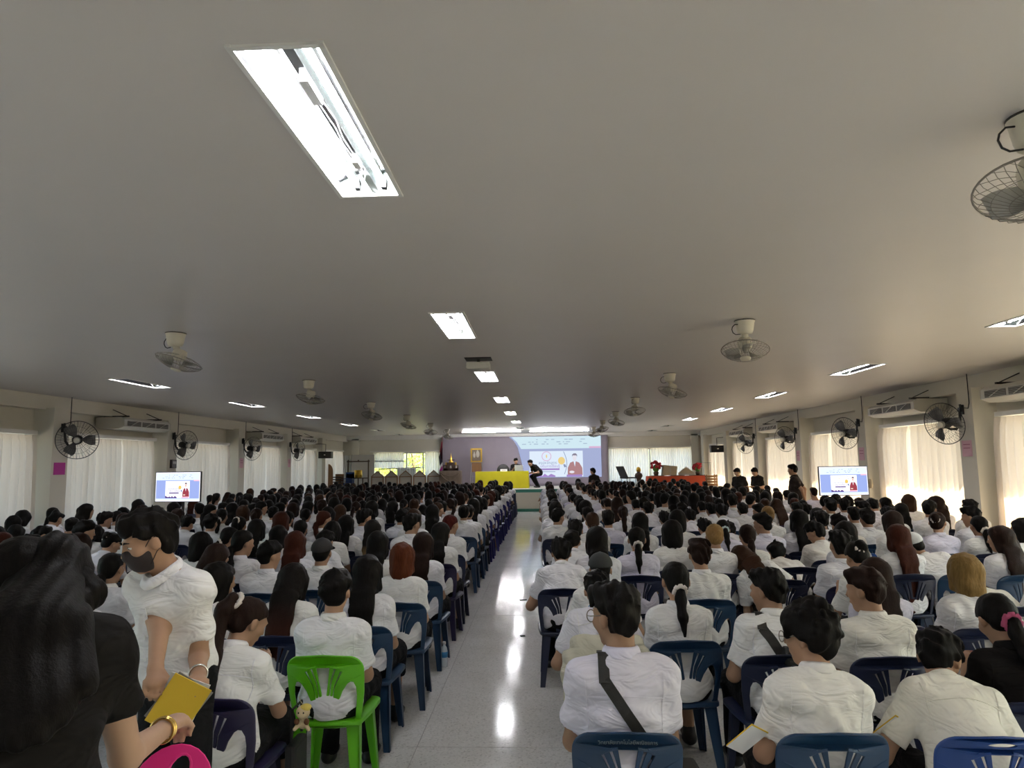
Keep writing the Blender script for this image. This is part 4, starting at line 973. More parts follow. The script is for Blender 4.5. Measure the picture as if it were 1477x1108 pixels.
def skeleton(lean=6, roll=0, twist=0, hy=0, hp=8, hr=0, fem=False, arms='lap', pelvis=(0, -.115, .52), legs='sit', W=None, pole=None, bend=0.0, nod=.5):
    """joint positions of a figure facing +y; angles in degrees; hy>0 turns the head towards -x"""
    r = math.radians; k = {}
    C = rotm(0, 0, r(twist)) @ rotm(0, r(roll), 0) @ rotm(-r(lean), 0, 0); P = A3(*pelvis)
    C2 = rotm(0, 0, r(twist)) @ rotm(0, r(roll), 0) @ rotm(-r(lean+bend), 0, 0)          # upper spine rounds forward
    k['C'], k['C2'], k['P'], k['fem'] = C, C2, P, fem
    mid = P+C @ A3(0, 0, .22); k['mid'] = mid
    T = lambda x, y, z: mid+C2 @ A3(x, y, z-.22)
    k['T'] = T; k['TL'] = lambda x, y, z: P+C @ A3(x, y, z)
    sh = .140 if fem else .160
    k['S'] = [T(-sh, -.01, .378), T(sh, -.01, .378)]; k['nb'] = T(0, -.012, .440)
    Hm = rotm(0, 0, r(twist*.5)) @ rotm(0, r(roll*.5), 0) @ rotm(0, 0, r(hy)) @ rotm(0, r(hr), 0) @ rotm(-r(hp), 0, 0)
    k['Hm'] = Hm; k['H'] = k['nb']+C2 @ A3(0, .022, .080)+Hm @ A3(0, .012, .088)
    hw = .085
    if legs == 'sit':
        k['hip'] = [P+A3(s*hw, .02, -.01) for s in (-1, 1)]; k['knee'] = [A3(s*.125, P[1]+.45, .50) for s in (-1, 1)]
        k['ank'] = [A3(s*.13, P[1]+.43, .09) for s in (-1, 1)]
    elif legs == 'stand':
        k['hip'] = [P+A3(s*hw, 0, -.03) for s in (-1, 1)]; k['knee'] = [A3(s*.11, P[1]+.01, .49) for s in (-1, 1)]; k['ank'] = [A3(s*.12, P[1]-.03, .09) for s in (-1, 1)]
    else:
        k['hip'] = [P+A3(s*hw, 0, -.03) for s in (-1, 1)]; k['knee'] = [A3(*legs[0][0]), A3(*legs[1][0])]; k['ank'] = [A3(*legs[0][1]), A3(*legs[1][1])]
    if W is None:
        if arms == 'lap': W = [A3(-.10, P[1]+.34, .64), A3(.08, P[1]+.34, .64)]
        elif arms == 'phone': W = [A3(-.09, P[1]+.30+math.sin(r(lean))*.25, .80), A3(.09, P[1]+.30+math.sin(r(lean))*.25, .80)]
        elif arms == 'knee': W = [A3(-.17, P[1]+.40, .62), A3(.17, P[1]+.40, .62)]
        elif arms == 'hang': W = [k['S'][0]+A3(-.07, .03, -.50), k['S'][1]+A3(.07, .03, -.50)]
        elif arms == 'back': W = [k['S'][0]+A3(.10, -.18, -.42), k['S'][1]+A3(-.10, -.18, -.42)]
    k['W'] = [A3(*w) for w in W]; k['E'] = []
    for i in (0, 1):
        S, w = k['S'][i], k['W'][i]; d = w-S; L = np.linalg.norm(d); u, l = .285, .25
        if L > u+l-.01: w = S+d/L*(u+l-.01); k['W'][i] = w; d = w-S; L = u+l-.01
        a = (u*u-l*l+L*L)/(2*L); h = math.sqrt(max(0, u*u-a*a)); dn = d/L
        po = A3(*(pole[i])) if pole else C2 @ A3((-1, 1)[i]*.42, -.62, -.62)
        po = unit(po-dn*(po @ dn)); k['E'].append(S+dn*a+po*h)
    return k

def head_prims(k, fine=False):
    H, R = k['H'], k['Hm']; p = lambda x, y, z: H+R @ A3(x, y, z)
    L = [(ell(p(0, -.012, .028), (.076, .094, .087), R), .02), (ell(p(0, .030, -.035), (.060, .060, .083), R), .03), (ell(p(0, .060, -.098), (.028, .024, .024), R), .025),
         (cap(p(0, .090, .012), p(0, .106, -.026), .009, .0135), .012), (cap(p(-.034, .080, .024), p(.034, .080, .024), .012), .02),
         (cap(p(-.018, .089, -.060), p(.018, .089, -.060), .0085), .012)]
    for s in (-1, 1): L.append((ell(p(s*.079, -.004, -.012), (.011, .021, .033), R @ rotm(0, 0, s*.3)), .008))
    for s in (-1, 1): L.append((ell(p(s*.042, .058, -.022), (.026, .026, .026), R), .02))
    return L
def hand_prims(k, i, grip=.35):
    E, W = k['E'][i], k['W'][i]; s = (-1, 1)[i]; d = unit(W-E); side = unit(np.cross(d, A3(0, 0, 1))) if abs(d[2]) < .9 else A3(1, 0, 0)
    side = side*(1 if side[0]*s <= 0 else -1)      # towards the thumb (inwards)
    nrm = unit(np.cross(side, d)); nrm = nrm if nrm[2] < 0 else -nrm
    L = [(cap(W, W+d*.075, .026, .034, (nrm, 1.7)), .02)]
    for q in range(4):
        o = (q-1.5)*.0205; ln = (.036, .044, .041, .033)[q]; a = W+d*.088-side*o; d1 = unit(d*math.cos(grip)+nrm*math.sin(grip)); b = a+d1*ln; d2 = unit(d*math.cos(grip*2.6)+nrm*math.sin(grip*2.6)); c = b+d2*ln*.85
        L += [(cap(a-d*.02, b, .0098, .009), .005), (cap(b, c, .009, .0075), .004)]
    a = W+d*.028+side*.026; b = a+unit(d+side*.75+nrm*.4)*.042; c = b+unit(d+side*.1+nrm*.4)*.032
    return L+[(cap(a, b, .0135, .0115), .012), (cap(b, c, .0105, .0085), .004)]
def torso_prims(k):
    T, C, C2, P, f = k['T'], k['C'], k['C2'], k['P'], k['fem']; w = .93 if f else 1.0
    L = [(ell(P+C @ A3(0, .005, .01), (.165, .125, .115), C), .05), (ell(k['TL'](0, .012, .15), (.132*w, .105, .14), C), .06), (ell(T(0, .005, .275), (.146*w, .110, .150), C2), .06),
         (cap(T(-.115*w, -.012, .368), T(.115*w, -.012, .368), .056, .056, (C2 @ A3(0, 1, 0), .92)), .06)]
    for s in (-1, 1): L.append((cap(T(s*.022, -.022, .455), T(s*.135*w, -.015, .385), .032, .044), .05))
    return L
def mesh_field(prims, h, extra=None, pad=.03):
    lo = np.min([p[0][0] for p in prims], 0)-pad; hi = np.max([p[0][1] for p in prims], 0)+pad
    f = Field(lo, hi, h)
    for p, kk in prims: f.add(p, kk)
    return f
def body_mesh(k, h, fine=False, skin='skin', grip=(.35, .35)):
    L = torso_prims(k)+[(cap(k['nb']-k['C2'] @ A3(0, 0, .05), k['H']+k['Hm'] @ A3(0, -.022, -.05), .056 if not k['fem'] else .049, .052 if not k['fem'] else .046), .03)]
    for i in (0, 1):
        S, E, W = k['S'][i], k['E'][i], k['W'][i]; f = .86 if k['fem'] else 1
        L += [(cap(S, E, .050*f, .040*f), .03), (cap(E, W, .041*f, .027*f), .02)]
        L += hand_prims(k, i, grip[i])
        L += [(cap(k['hip'][i], k['knee'][i], .080, .055), .05), (cap(k['knee'][i], k['ank'][i], .053, .036), .03), (cap(k['ank'][i]+A3(0, -.02, -.04), k['ank'][i]+A3(0, .14, -.06), .034, .026), .03)]
    L += head_prims(k, fine)
    f = mesh_field(L, h)
    if fine:
        H, R = k['H'], k['Hm']
        for s in (-1, 1):
            f.carve(ell(H+R @ A3(s*.031, .100, .004), (.019, .017, .010), R), .010); f.add(ell(H+R @ A3(s*.031, .078, .003), (.0135, .0135, .0115), R), .004)
        f.carve(cap(H+R @ A3(-.022, .106, -.0605), H+R @ A3(.022, .106, -.0605), .0035), .004)
    V, Q = f.net()
    c = (V[Q].mean(1)-k['H']) @ k['Hm']        # face centres in the head frame
    mi = np.zeros(len(Q), int)
    for s in (-1, 1):
        e = ((c[:, 0]-s*.031)/.014)**2+((c[:, 2]-.003)/.0065)**2
        m = (e < 1) & (c[:, 1] > .065); mi[m] = 1
        e = ((c[:, 0]-s*.031)/.0068)**2+((c[:, 2]-.003)/.0075)**2
        mi[(e < 1) & (c[:, 1] > .065)] = 2
    mi[(np.abs(c[:, 0]) < .022) & (np.abs(c[:, 2]+.060) < .009) & (c[:, 1] > .082)] = 3
    return mesh_from('body', V, Q, [skin, 'eye_white', 'eye_dark', 'lip'], True, mi)
def fold(seed, amp):
    r = np.random.RandomState(seed); w = [(r.uniform(20, 45)*unit(r.normal(size=3)*A3(.7, .7, 1)), r.uniform(0, 6)) for _ in range(4)]
    return lambda X, Y, Z: amp*1.5*(np.sin(w[0][0][0]*X+w[0][0][1]*Y+w[0][0][2]*Z+w[0][1]+1.5*np.sin(w[1][0][0]*X+w[1][0][1]*Y+w[1][0][2]*Z+w[1][1]))*.6+.4*np.sin(1.7*(w[2][0][0]*X+w[2][0][1]*Y+w[2][0][2]*Z)+w[2][1]))
def shirt_mesh(k, h, m='shirt_white', sleeve=.74, hem=-.08, amp=.005, seed=0, long=False, loose=.014):
    """loose short-sleeved shirt over the torso, hanging to the hem; the yoke stands a little proud"""
    f_ = .92 if k['fem'] else 1
    T, C, C2 = k['T'], k['C'], k['C2']; L = []
    for p, kk in torso_prims(k): L.append(((p[0]-loose, p[1]+loose, (lambda fn: (lambda X, Y, Z: fn(X, Y, Z)-loose))(p[2])), kk))
    L.append((ell(k['TL'](0, .01, .02), (.168, .138, .14), C), .06)); L.append((ell(k['TL'](0, .01, .14), (.150*f_, .128, .16), C), .06))
    for i in (0, 1):
        S, E, W = k['S'][i], k['E'][i], k['W'][i]
        if long: L += [(cap(S, E, .060*f_, .052*f_), .05), (clipped(cap(E, W, .054*f_, .043), (W-unit(W-E)*.01, unit(W-E))), .03)]
        else:
            e = S+(E-S)*sleeve; n = unit(E-S); L.append((clipped(cap(S, e+n*.1, .058*f_, .066*f_), (e, n)), .05))
    f = mesh_field(L, h)
    f.cut(k['nb']+C2 @ A3(0, 0, .024), C2 @ A3(0, .12, 1)); f.cut(k['P']+C @ A3(0, 0, hem), C @ A3(0, 0, -1))
    yk = T(0, 0, .325); up = C2 @ A3(0, 0, 1)
    f.warp(lambda X, Y, Z: -.0035/(1+np.exp(-((X-yk[0])*up[0]+(Y-yk[1])*up[1]+(Z-yk[2])*up[2])/.004)))
    f.warp(fold(seed, amp))
    V, Q = f.net(); return mesh_from('shirt', V, Q, [m], True)
def collar_mesh(k, m='shirt_white', R0=1.0):
    C2 = k['C2']; c = k['nb']+C2 @ A3(0, .006, .010); V = []; F = []; n = 26
    for a, (r, z, fr) in enumerate(((.058, .040, .02), (.064, .048, .018), (.072, .038, .02), (.082, .008, .03), (.078, .002, .03), (.062, -.004, .02))):
        for i in range(n):
            t = 2*math.pi*i/n; x, y = math.cos(t), math.sin(t)
            dip = .030*max(0, y)**2
            V.append(c+C2 @ A3(r*R0*x*(.92 if k['fem'] else 1), (r+(fr if y > .75 else 0))*R0*y*1.02, z-dip))
    for a in range(5):
        for i in range(n): F.append((a*n+i, a*n+(i+1) % n, (a+1)*n+(i+1) % n, (a+1)*n+i))
    return mesh_from('collar', V, F, [m], True)
def trouser_mesh(k, h, m='trouser_black', skirt=False):
    L = [(ell(k['P']+A3(0, .005, -.005), (.172, .138, .118), k['C']), .06)]
    for i in (0, 1):
        hp, kn, an = k['hip'][i], k['knee'][i], k['ank'][i]
        L.append((cap(hp, kn, .094, .070), .06))
        if skirt: L.append((cap(hp*.6+k['hip'][1-i]*.4, kn*.72+k['knee'][1-i]*.28, .092, .078), .08)); L.append((clipped(cap(kn, an, .07, .075), (kn*.55+an*.45, unit(an-kn))), .06))
        else: L.append((clipped(cap(kn, an+A3(0, 0, -.05), .066, .056), (an+A3(0, 0, -.03), A3(0, 0, -1))), .04))
    f = mesh_field(L, h); f.warp(fold(5, .004)); V, Q = f.net(); return mesh_from('trousers', V, Q, [m], True)
def shoe_mesh(k, h, i):
    a = k['ank'][i]; f = mesh_field([(cap(A3(a[0], a[1]-.035, .042), A3(a[0]*1.05, a[1]+.15, .036), .040, .034, (A3(0, 0, 1), 1.15)), .02), (cap(A3(a[0], a[1], .05), A3(a[0], a[1], .10), .046, .042), .03)], h)
    f.cut((0, 0, .006), (0, 0, -1)); V, Q = f.net(); return mesh_from('shoe', V, Q, ['shoe_black'], True)

def hair_mesh(k, kind, h, m, seed=0, L=.40):
    """kinds: short, curly, fade, bob, long, pony_high, pony_low, bun, under_cap"""
    H, R, T, C2 = k['H'], k['Hm'], k['T'], k['C2']; p = lambda x, y, z: H+R @ A3(x, y, z); q = lambda a, b: R @ A3(0, a, b)
    rs = np.random.RandomState(seed); prims = []; back = lambda x, y, z: T(x, y, z)
    line = lambda y0, z0, y1, z1: (p(0, y0, z0), unit(R @ A3(0, (z1-z0), -(y1-y0))) )   # keep the upper-rear side
    if kind in ('short', 'fade', 'curly', 'under_cap'):
        g = {'short': 1.0, 'fade': .98, 'curly': 1.16, 'under_cap': .97}[kind]
        c = clipped(ell(p(0, -.016, .036), (.087*g, .107*g, .092*g), R), (p(0, .088, .062), unit(R @ A3(0, .62, -1))))
        c2 = ell(p(0, -.054, -.028), (.068*g, .054*g, .056*g), R)
        prims = [(c, .02), (c2, .03)]
        if kind != 'under_cap':
            prims.append((ell(p(.015, .046, .084), (.060, .052, .036), R), .03))
            prims.append((ell(p(-.02, .015, .100), (.060, .070, .030), R), .03))
        if kind in ('short', 'fade') and h < .016:
            for _ in range(80):
                a, e = rs.uniform(0, 6.28), rs.uniform(-.3, 1.45); d_ = A3(math.cos(a)*math.cos(e), math.sin(a)*math.cos(e), math.sin(e)); v = A3(0, -.016, .036)+d_*A3(.084, .104, .089)*g
                if v[2] < .066+.62*(v[1]-.088)+.012: continue
                tn = unit(A3(rs.normal()*.5, rs.normal()*.5+.3*(v[1] > 0), -.8+.5*rs.normal())); tn = unit(tn-d_*(tn @ d_)+d_*.14)
                prims.append((cap(p(*v), p(*(v+tn*rs.uniform(.022, .038))), .0095, .004), .010))
        if kind == 'curly':
            for _ in range(110):
                a, e = rs.uniform(0, 6.28), rs.uniform(-.35, 1.5); v = A3(math.cos(a)*math.cos(e)*.092, math.sin(a)*math.cos(e)*.108-.02, math.sin(e)*.10+.035)
                if v[1] > .06 and v[2] < .07: continue
                prims.append((ell(p(*(v*rs.uniform(.95, 1.14))), (rs.uniform(.012, .024),)*3), .008))
    elif kind in ('bob', 'long'):
        prims = [(clipped(ell(p(0, -.014, .034), (.092, .110, .094), R), (p(0, .082, .060), unit(R @ A3(0, .8, -1)))), .02),
                 (cap(p(0, -.035, .0), p(0, -.045, -.10), .098, .092, (R @ A3(0, 1, 0), 1.15)), .03)]
        for s in (-1, 1): prims.append((cap(p(s*.070, .022, .03), p(s*.078, .012, -.10), .030, .026), .03))
        prims = [(clipped(pp, (p(0, -.06, -.165), unit(R @ A3(0, .1, -1)))), kk) for pp, kk in prims]
        if kind == 'long':
            top = p(0, -.07, -.06); d0 = .118; pts = [top, (top+back(0, -d0-.02, .40))/2+C2 @ A3(0, -.01, 0), back(0, -d0-.016, .36), back(.0, -d0-.014, .25), back(.0, -d0-.008, .46-L)]
            ax = C2 @ A3(0, 1, 0)
            for s in (-.044, 0, .044):
                for a in range(len(pts)-1):
                    w0, w1 = (.052, .047, .044, .040, .018)[a], (.052, .047, .044, .040, .018)[a+1]
                    sp = (1.0, .95, .9, .85, .55)
                    prims.append((cap(pts[a]+C2 @ A3(s*sp[a], 0, 0), pts[a+1]+C2 @ A3(s*sp[a+1]+rs.uniform(-.01, .01), 0, rs.uniform(-.03, .02)), w0, w1, (ax, 2.1)), .022))
    else:
        prims = [(clipped(ell(p(0, -.012, .032), (.084, .103, .090), R), (p(0, .088, .066), unit(R @ A3(0, .70, -1)))), .02), (ell(p(0, -.050, -.030), (.066, .056, .055), R), .03)]
        if kind == 'pony_high':
            t = p(0, -.105, .062); pts = [t, t+R @ A3(0, -.035, .005), t+R @ A3(0, -.050, -.06)+A3(0, 0, 0), p(0, -.135, -.10), p(.0, -.13, -.18)*.5+back(0, -.145, .36)*.5, back(0, -.145, .50-L*.9)]
            ww = (.020, .030, .040, .042, .036, .016)
        elif kind == 'pony_low':
            t = p(0, -.098, -.050); pts = [t, t+R @ A3(0, -.020, -.015), p(0, -.115, -.11), (p(0, -.12, -.16)+back(0, -.14, .36))/2, back(0, -.142, .50-L*.55)]; ww = (.018, .026, .034, .030, .010)
        else: pts = []; prims.append((ell(p(0, -.105, .055 if seed % 2 else .0), (.046, .036, .042), R), .008)); prims.append((ell(p(.02, -.12, .03), (.028, .022, .028), R), .01))
        for a in range(len(pts)-1): prims.append((cap(pts[a], pts[a+1], ww[a], ww[a+1]), .02))
    f = mesh_field(prims, h)
    w = [(rs.normal(size=3)*55, rs.uniform(0, 6)) for _ in range(3)]; am = {'short': .0075, 'fade': .004, 'curly': .006, 'bob': .003, 'long': .003}.get(kind, .002)
    f.warp(lambda X, Y, Z: am*sum(np.sin(a[0]*X+a[1]*Y+a[2]*Z*(.35 if kind in ('bob', 'long', 'pony_high') else 1)+b) for a, b in w)/1.6)
    if kind in ('bob', 'long', 'bun', 'pony_high', 'pony_low'):      # combed strands and parting
        f.warp(lambda X, Y, Z: .0022*np.sin(46*np.arctan2((X-H[0]), (Y-H[1]-.01))+6*np.sin(9*Z)))
    if kind in ('long', 'pony_high'):
        rx = C2[:, 0]; f.warp(lambda X, Y, Z: .0022*np.sin(330*((X-H[0])*rx[0]+(Y-H[1])*rx[1]+(Z-H[2])*rx[2])+3*np.sin(14*Z))*(Z < H[2]-.10))
    if kind in ('short', 'fade'):                                     # clear the ears
        for s in (-1, 1): f.carve(ell(p(s*.092, .012, -.035), (.020, .034, .040), R), .01)
    V, Q = f.net(); return mesh_from('hair', V, Q, [m], True)
def tie_mesh(k, kind, m, big=1.0):
    H, R = k['H'], k['Hm']; c, ax = {'pony_high': (A3(0, -.115, .064), A3(0, -1, .1)), 'pony_low': (A3(0, -.108, -.056), A3(0, -1, -.6)), 'bun': (A3(0, -.10, .03), A3(0, -1, 0))}[kind]
    mb = MB(); ax = unit(R @ ax); x = unit(np.cross(ax, A3(0, 0, 1.)+.001)); y = np.cross(ax, x); n = 22
    mb.tube([H+R @ c+(.026*big*(1+.12*math.sin(7*t)))*(x*math.cos(t)+y*math.sin(t)) for t in (2*math.pi*i/n for i in range(n))], [.010*big*(1+.25*math.sin(i*2.4)) for i in range(n)], 7, closed=True)
    return mb.mesh('hair_tie', m, True)
def cap_mesh(k, m, h=.009):
    H, R = k['H'], k['Hm']; p = lambda x, y, z: H+R @ A3(x, y, z)
    f = mesh_field([(clipped(ell(p(0, -.012, .035), (.096, .116, .100), R), (p(0, 0, .030), R @ A3(0, .25, -1))), .01), (clipped(ell(p(0, .115, .045), (.085, .085, .012), R @ rotm(-.25, 0, 0)), (p(0, .07, 0), R @ A3(0, -1, 0))), .02), (ell(p(0, -.012, .136), (.012, .012, .007), R), .005)], h)
    V, Q = f.net(); return mesh_from('cap', V, Q, [m], True)

# ------------------------------------------------------------------ plastic stacking chair
def bend_back(V):
    x, z = V[:, 0], V[:, 1]; t = np.clip((z-.40)/.42, -1, 1.2)
    y = -.205-.085*t+.040*(x/.2)**2-.010*t*t; return np.stack([x, y+V[:, 2], z], 1)
def arc(cx, cy, r, a0, a1, n=6): return [(cx+r*math.cos(math.radians(a0+(a1-a0)*i/n)), cy+r*math.sin(math.radians(a0+(a1-a0)*i/n))) for i in range(n+1)]
def chair_geo():
    out = [(-.185, .40), (-.06, .40), (.06, .40), (.185, .40), (.20, .50), (.213, .60), (.217, .70)]+arc(.135, .725, .082, 0, 75)+[(.08, .812), (.0, .818), (-.08, .812)]+arc(-.135, .725, .082, 105, 180)+[(-.217, .70), (-.213, .60), (-.20, .50)]
    def mir(P): return [(-x, y) for x, y in reversed(P)]
    trap = [(-.040, .745), (-.036, .752), (.036, .752), (.040, .745), (.014, .60), (.010, .595), (-.010, .595), (-.014, .60)]
    def slot(a, b, c, w):
        L, Rr = [], []
        for i in range(8):
            t = i/7; x = (1-t)**2*a[0]+2*t*(1-t)*b[0]+t*t*c[0]; y = (1-t)**2*a[1]+2*t*(1-t)*b[1]+t*t*c[1]; L.append((x-w/2, y)); Rr.append((x+w/2, y))
        return L+Rr[::-1]
    s1 = slot((.072, .742), (.042, .66), (.031, .575), .015); s2 = slot((.107, .725), (.064, .64), (.050, .565), .015)
    hole = [(.062, .42), (.150, .42), (.172, .45), (.184, .58), (.181, .63), (.168, .662), (.148, .667), (.128, .655), (.098, .61), (.076, .555), (.064, .50)]
    whole = [out, trap, s1, mir(s1), s2, mir(s2), hole, mir(hole)]
    sl = [[(.043, .757), (.062, .753), (.034, .66), (.024, .56), (.012, .56), (.018, .60), (.030, .67)], [(.081, .750), (.097, .738), (.055, .64), (.041, .558), (.033, .558), (.047, .66)]]
    fan = [(-.040, .752), (.040, .752), (.0665, .745), (.0775, .742), (.1015, .728), (.1125, .725), (.068, .64), (.0525, .565), (-.0525, .565), (-.068, .64), (-.1125, .725), (-.1015, .728), (-.0775, .742), (-.0665, .745)]
    seat = [(-.20, -.17)]+arc(-.165, -.185, .03, 180, 270, 3)+[(0, -.222)]+arc(.165, -.185, .03, 270, 360, 3)+[(.215, 0)]+arc(.165, .165, .055, 0, 90, 4)+[(0, .226)]+arc(-.165, .165, .055, 90, 180, 4)+[(-.215, 0)]
    return out, whole, fan, sl, hole, mir, seat
_out, _whole, _fan, _sl, _hole, _mir, _seat = chair_geo()
def tall_plate(P, th=.006, bev=.005):
    V, F = curve_plate(P, th, bev); return bend_back(V), F
CH = {}
V, F = tall_plate(_whole); CH['back_whole'] = (V, F)
V, F = tall_plate([_out, _fan, _hole, _mir(_hole)]); CH['back_frame'] = (V, F)
CH['slats'] = [tall_plate([p], .006, .003) for p in (_sl[0], _sl[1], _mir(_sl[0]), _mir(_sl[1]))]
V, F = curve_plate([_seat], .012, .008); V[:, 2] += .425-.010*np.exp(-(V[:, 0]**2+V[:, 1]**2)/.02); CH['seat'] = (V, F)
def leg_geo(sx, sy):
    mb = MB(); top = A3(sx*.185, sy*.185, .425); bot = A3(sx*.212, sy*(.225 if sy > 0 else .255), 0)
    mb.prism([top+A3(0, 0, 0), top+A3(-sx*.075, 0, 0), bot+A3(-sx*.042, 0, 0), bot], (0, 0, 0), (0, -sy*.012, 0)); mb.prism([top, top+A3(0, -sy*.065, 0), bot+A3(0, -sy*.036, 0), bot], (0, 0, 0), (-sx*.012, 0, 0)); return mb
CH['legs'] = [leg_geo(sx, sy) for sx in (-1, 1) for sy in (-1, 1)]
_oval = [(.058*math.cos(a), .786+.013*math.sin(a)) for a in (2*math.pi*i/18 for i in range(18))]
CH['back_whole_oval'] = tall_plate(_whole+[_oval]); CH['back_frame_oval'] = tall_plate([_out, _fan, _hole, _mir(_hole), _oval])
CHM = {}
def chair_meshes(m):
    if m in CHM: return CHM[m]
    ov = '_oval' if m == 'chair_royal' else ''
    d = {'seat': mesh_from('seat', *CH['seat'], [m]), 'back': mesh_from('backrest', *CH['back_whole'+ov], [m]), 'frame': mesh_from('backrest', *CH['back_frame'+ov], [m]), 'slats': [mesh_from('slat', *s, [m]) for s in CH['slats']], 'legs': [l.mesh('leg', m) for l in CH['legs']]}
    one = MB(); one.add(*CH['seat']); one.add(*CH['back_whole'])
    for l in CH['legs']: one.add(l.V, l.F)
    d['one'] = one.mesh('plastic_chair', m); d['one_geo'] = one
    for k_ in ('seat', 'back', 'frame', 'one'):
        d[k_].polygons.foreach_set('use_smooth', np.ones(len(d[k_].polygons), bool)); d[k_].set_sharp_from_angle(angle=math.radians(40))
    CHM[m] = d; return d
def chair(x, y, rz, m, detail, label, group=None):
    d = chair_meshes(m)
    if detail == 0:
        o = obj('plastic_chair', d['one'], None, (x, y, 0), (0, 0, rz)); return tag(o, label, 'chair', group)
    t = thing('plastic_chair', label, 'chair', (x, y, 0), rz, group)
    obj('seat', d['seat'], t)
    for l in d['legs']: obj('leg', l, t)
    if detail == 2:
        b = obj('backrest', d['frame'], t)
        for s in d['slats']: obj('slat', s, b)
    else: obj('backrest', d['back'], t)
    return t

# ------------------------------------------------------------------ seated students
POSES = {'up': dict(lean=4, hp=6), 'down': dict(lean=10, hp=32, bend=8, arms='phone'), 'lean': dict(lean=26, hp=24, bend=14, arms='knee'), 'deep': dict(lean=46, hp=34, bend=14, arms='knee'),
         'tr': dict(lean=6, hp=8, hy=-42), 'tl': dict(lean=6, hp=8, hy=42), 'tr2': dict(lean=6, hp=10, hy=-72, twist=-8), 'tl2': dict(lean=6, hp=10, hy=68, twist=8),
         'dr': dict(lean=14, hp=30, hy=-40, bend=8, arms='phone'), 'dl': dict(lean=14, hp=30, hy=40, bend=8, arms='phone'), 'rl': dict(lean=10, roll=-10, hp=10, hr=-8, bend=6), 'rr': dict(lean=10, roll=10, hp=10, hr=8, bend=6),
         'tlr': dict(lean=12, hp=10, hy=45, roll=6, bend=6), 'drr': dict(lean=32, hp=32, hy=-40, roll=5, bend=18, arms='knee'), 'slump': dict(lean=18, hp=14, bend=16, arms='knee'), 'deepl': dict(lean=34, roll=-26, hp=42, hy=28, bend=10, arms='knee'), 'deepl2': dict(lean=20, roll=-22, hp=22, hy=48, bend=10, arms='knee')}
SK, MC = {}, {}
def sk_of(pose, fem):
    if (pose, fem) not in SK: SK[pose, fem] = skeleton(fem=fem, **POSES[pose])
    return SK[pose, fem]
def cached(key, fn):
    if key not in MC: MC[key] = fn()
    return MC[key]
HLEN = {'long': .40, 'pony_high': .40, 'pony_low': .36}
def set_mat(o, m):
    if o.data.materials and o.data.materials[0] == MATS[m]: return
    o.material_slots[0].link = 'OBJECT'; o.material_slots[0].material = MATS[m]
PEOPLE_H = .0155
from mathutils.bvhtree import BVHTree
def seam_mesh(k, me):
    b = BVHTree.FromPolygons([v.co[:] for v in me.vertices], [q.vertices[:] for q in me.polygons]); mb = MB(); dn = k['C2'] @ A3(0, 1, 0)
    lines = [[(-.15+.30*i/18, .315+.012*math.cos((i/18-.5)*3)) for i in range(19)]]+[[(s*(.150-.012*i/9), .40-.20*i/9) for i in range(10)] for s in (-1, 1)]
    for ln in lines:
        P = []
        for x, z in ln:
            h = b.ray_cast(Vector(k['T'](x, -.6, z)), Vector(dn))
            if h[0] is not None: P.append(np.array(h[0])-dn*.0008)
        for a, c in zip(P[:-1], P[1:]):
            if np.linalg.norm(c-a) < .05: mb.bar(a, c+(c-a)*.1, .0035, .004, dn)
    return mb.mesh('yoke_seam', 'shirt_white') if mb.V else None
def person_parts(t, pose, fem, hair, hmat, shirt='shirt_white', tie=None, capm=None, seed=0, res=PEOPLE_H, length=None, skin='skin', long_sleeve=False):
    k = sk_of(pose, fem); L = length or HLEN.get(hair, .4); sd = seed % 3 if res < .0125 else seed % 2
    b = obj('body', cached(('b', pose, fem, res), lambda: body_mesh(k, res)), t); 
    if skin != 'skin': set_mat(b, skin)
    s = obj('shirt', cached(('s', pose, fem, res, sd if res < .0125 else 0, long_sleeve), lambda: shirt_mesh(k, res*1.05, seed=sd+len(pose), long=long_sleeve)), t); set_mat(s, shirt)
    c = obj('collar', cached(('c', pose, fem), lambda: collar_mesh(k)), s); set_mat(c, shirt)
    if res < .0125:
        o_ = cached(('seam', pose, fem, sd), lambda: seam_mesh(k, s.data))
        if o_: q = obj('yoke_seam', o_, s); set_mat(q, shirt)
    obj('skirt' if fem else 'trousers', cached(('t', pose, fem), lambda: trouser_mesh(k, .018, skirt=fem)), t)
    for i in (0, 1): obj('shoe', cached(('sh', 0, i), lambda: shoe_mesh(k, .014, i)), t)
    h = obj('hair', cached(('h', pose, fem, hair, sd, L, res), lambda: hair_mesh(k, hair, res*(.9 if hair != 'curly' else .6), 'hair_black', sd, L)), t); set_mat(h, hmat)
    if tie: obj('hair_tie', cached(('tie', pose, fem, hair, tie), lambda: tie_mesh(k, hair, tie, 1.0 if 'black' in tie else 1.35)), t)
    if capm: obj('cap', cached(('cap', pose, fem, capm), lambda: cap_mesh(k, capm)), t)
    return k
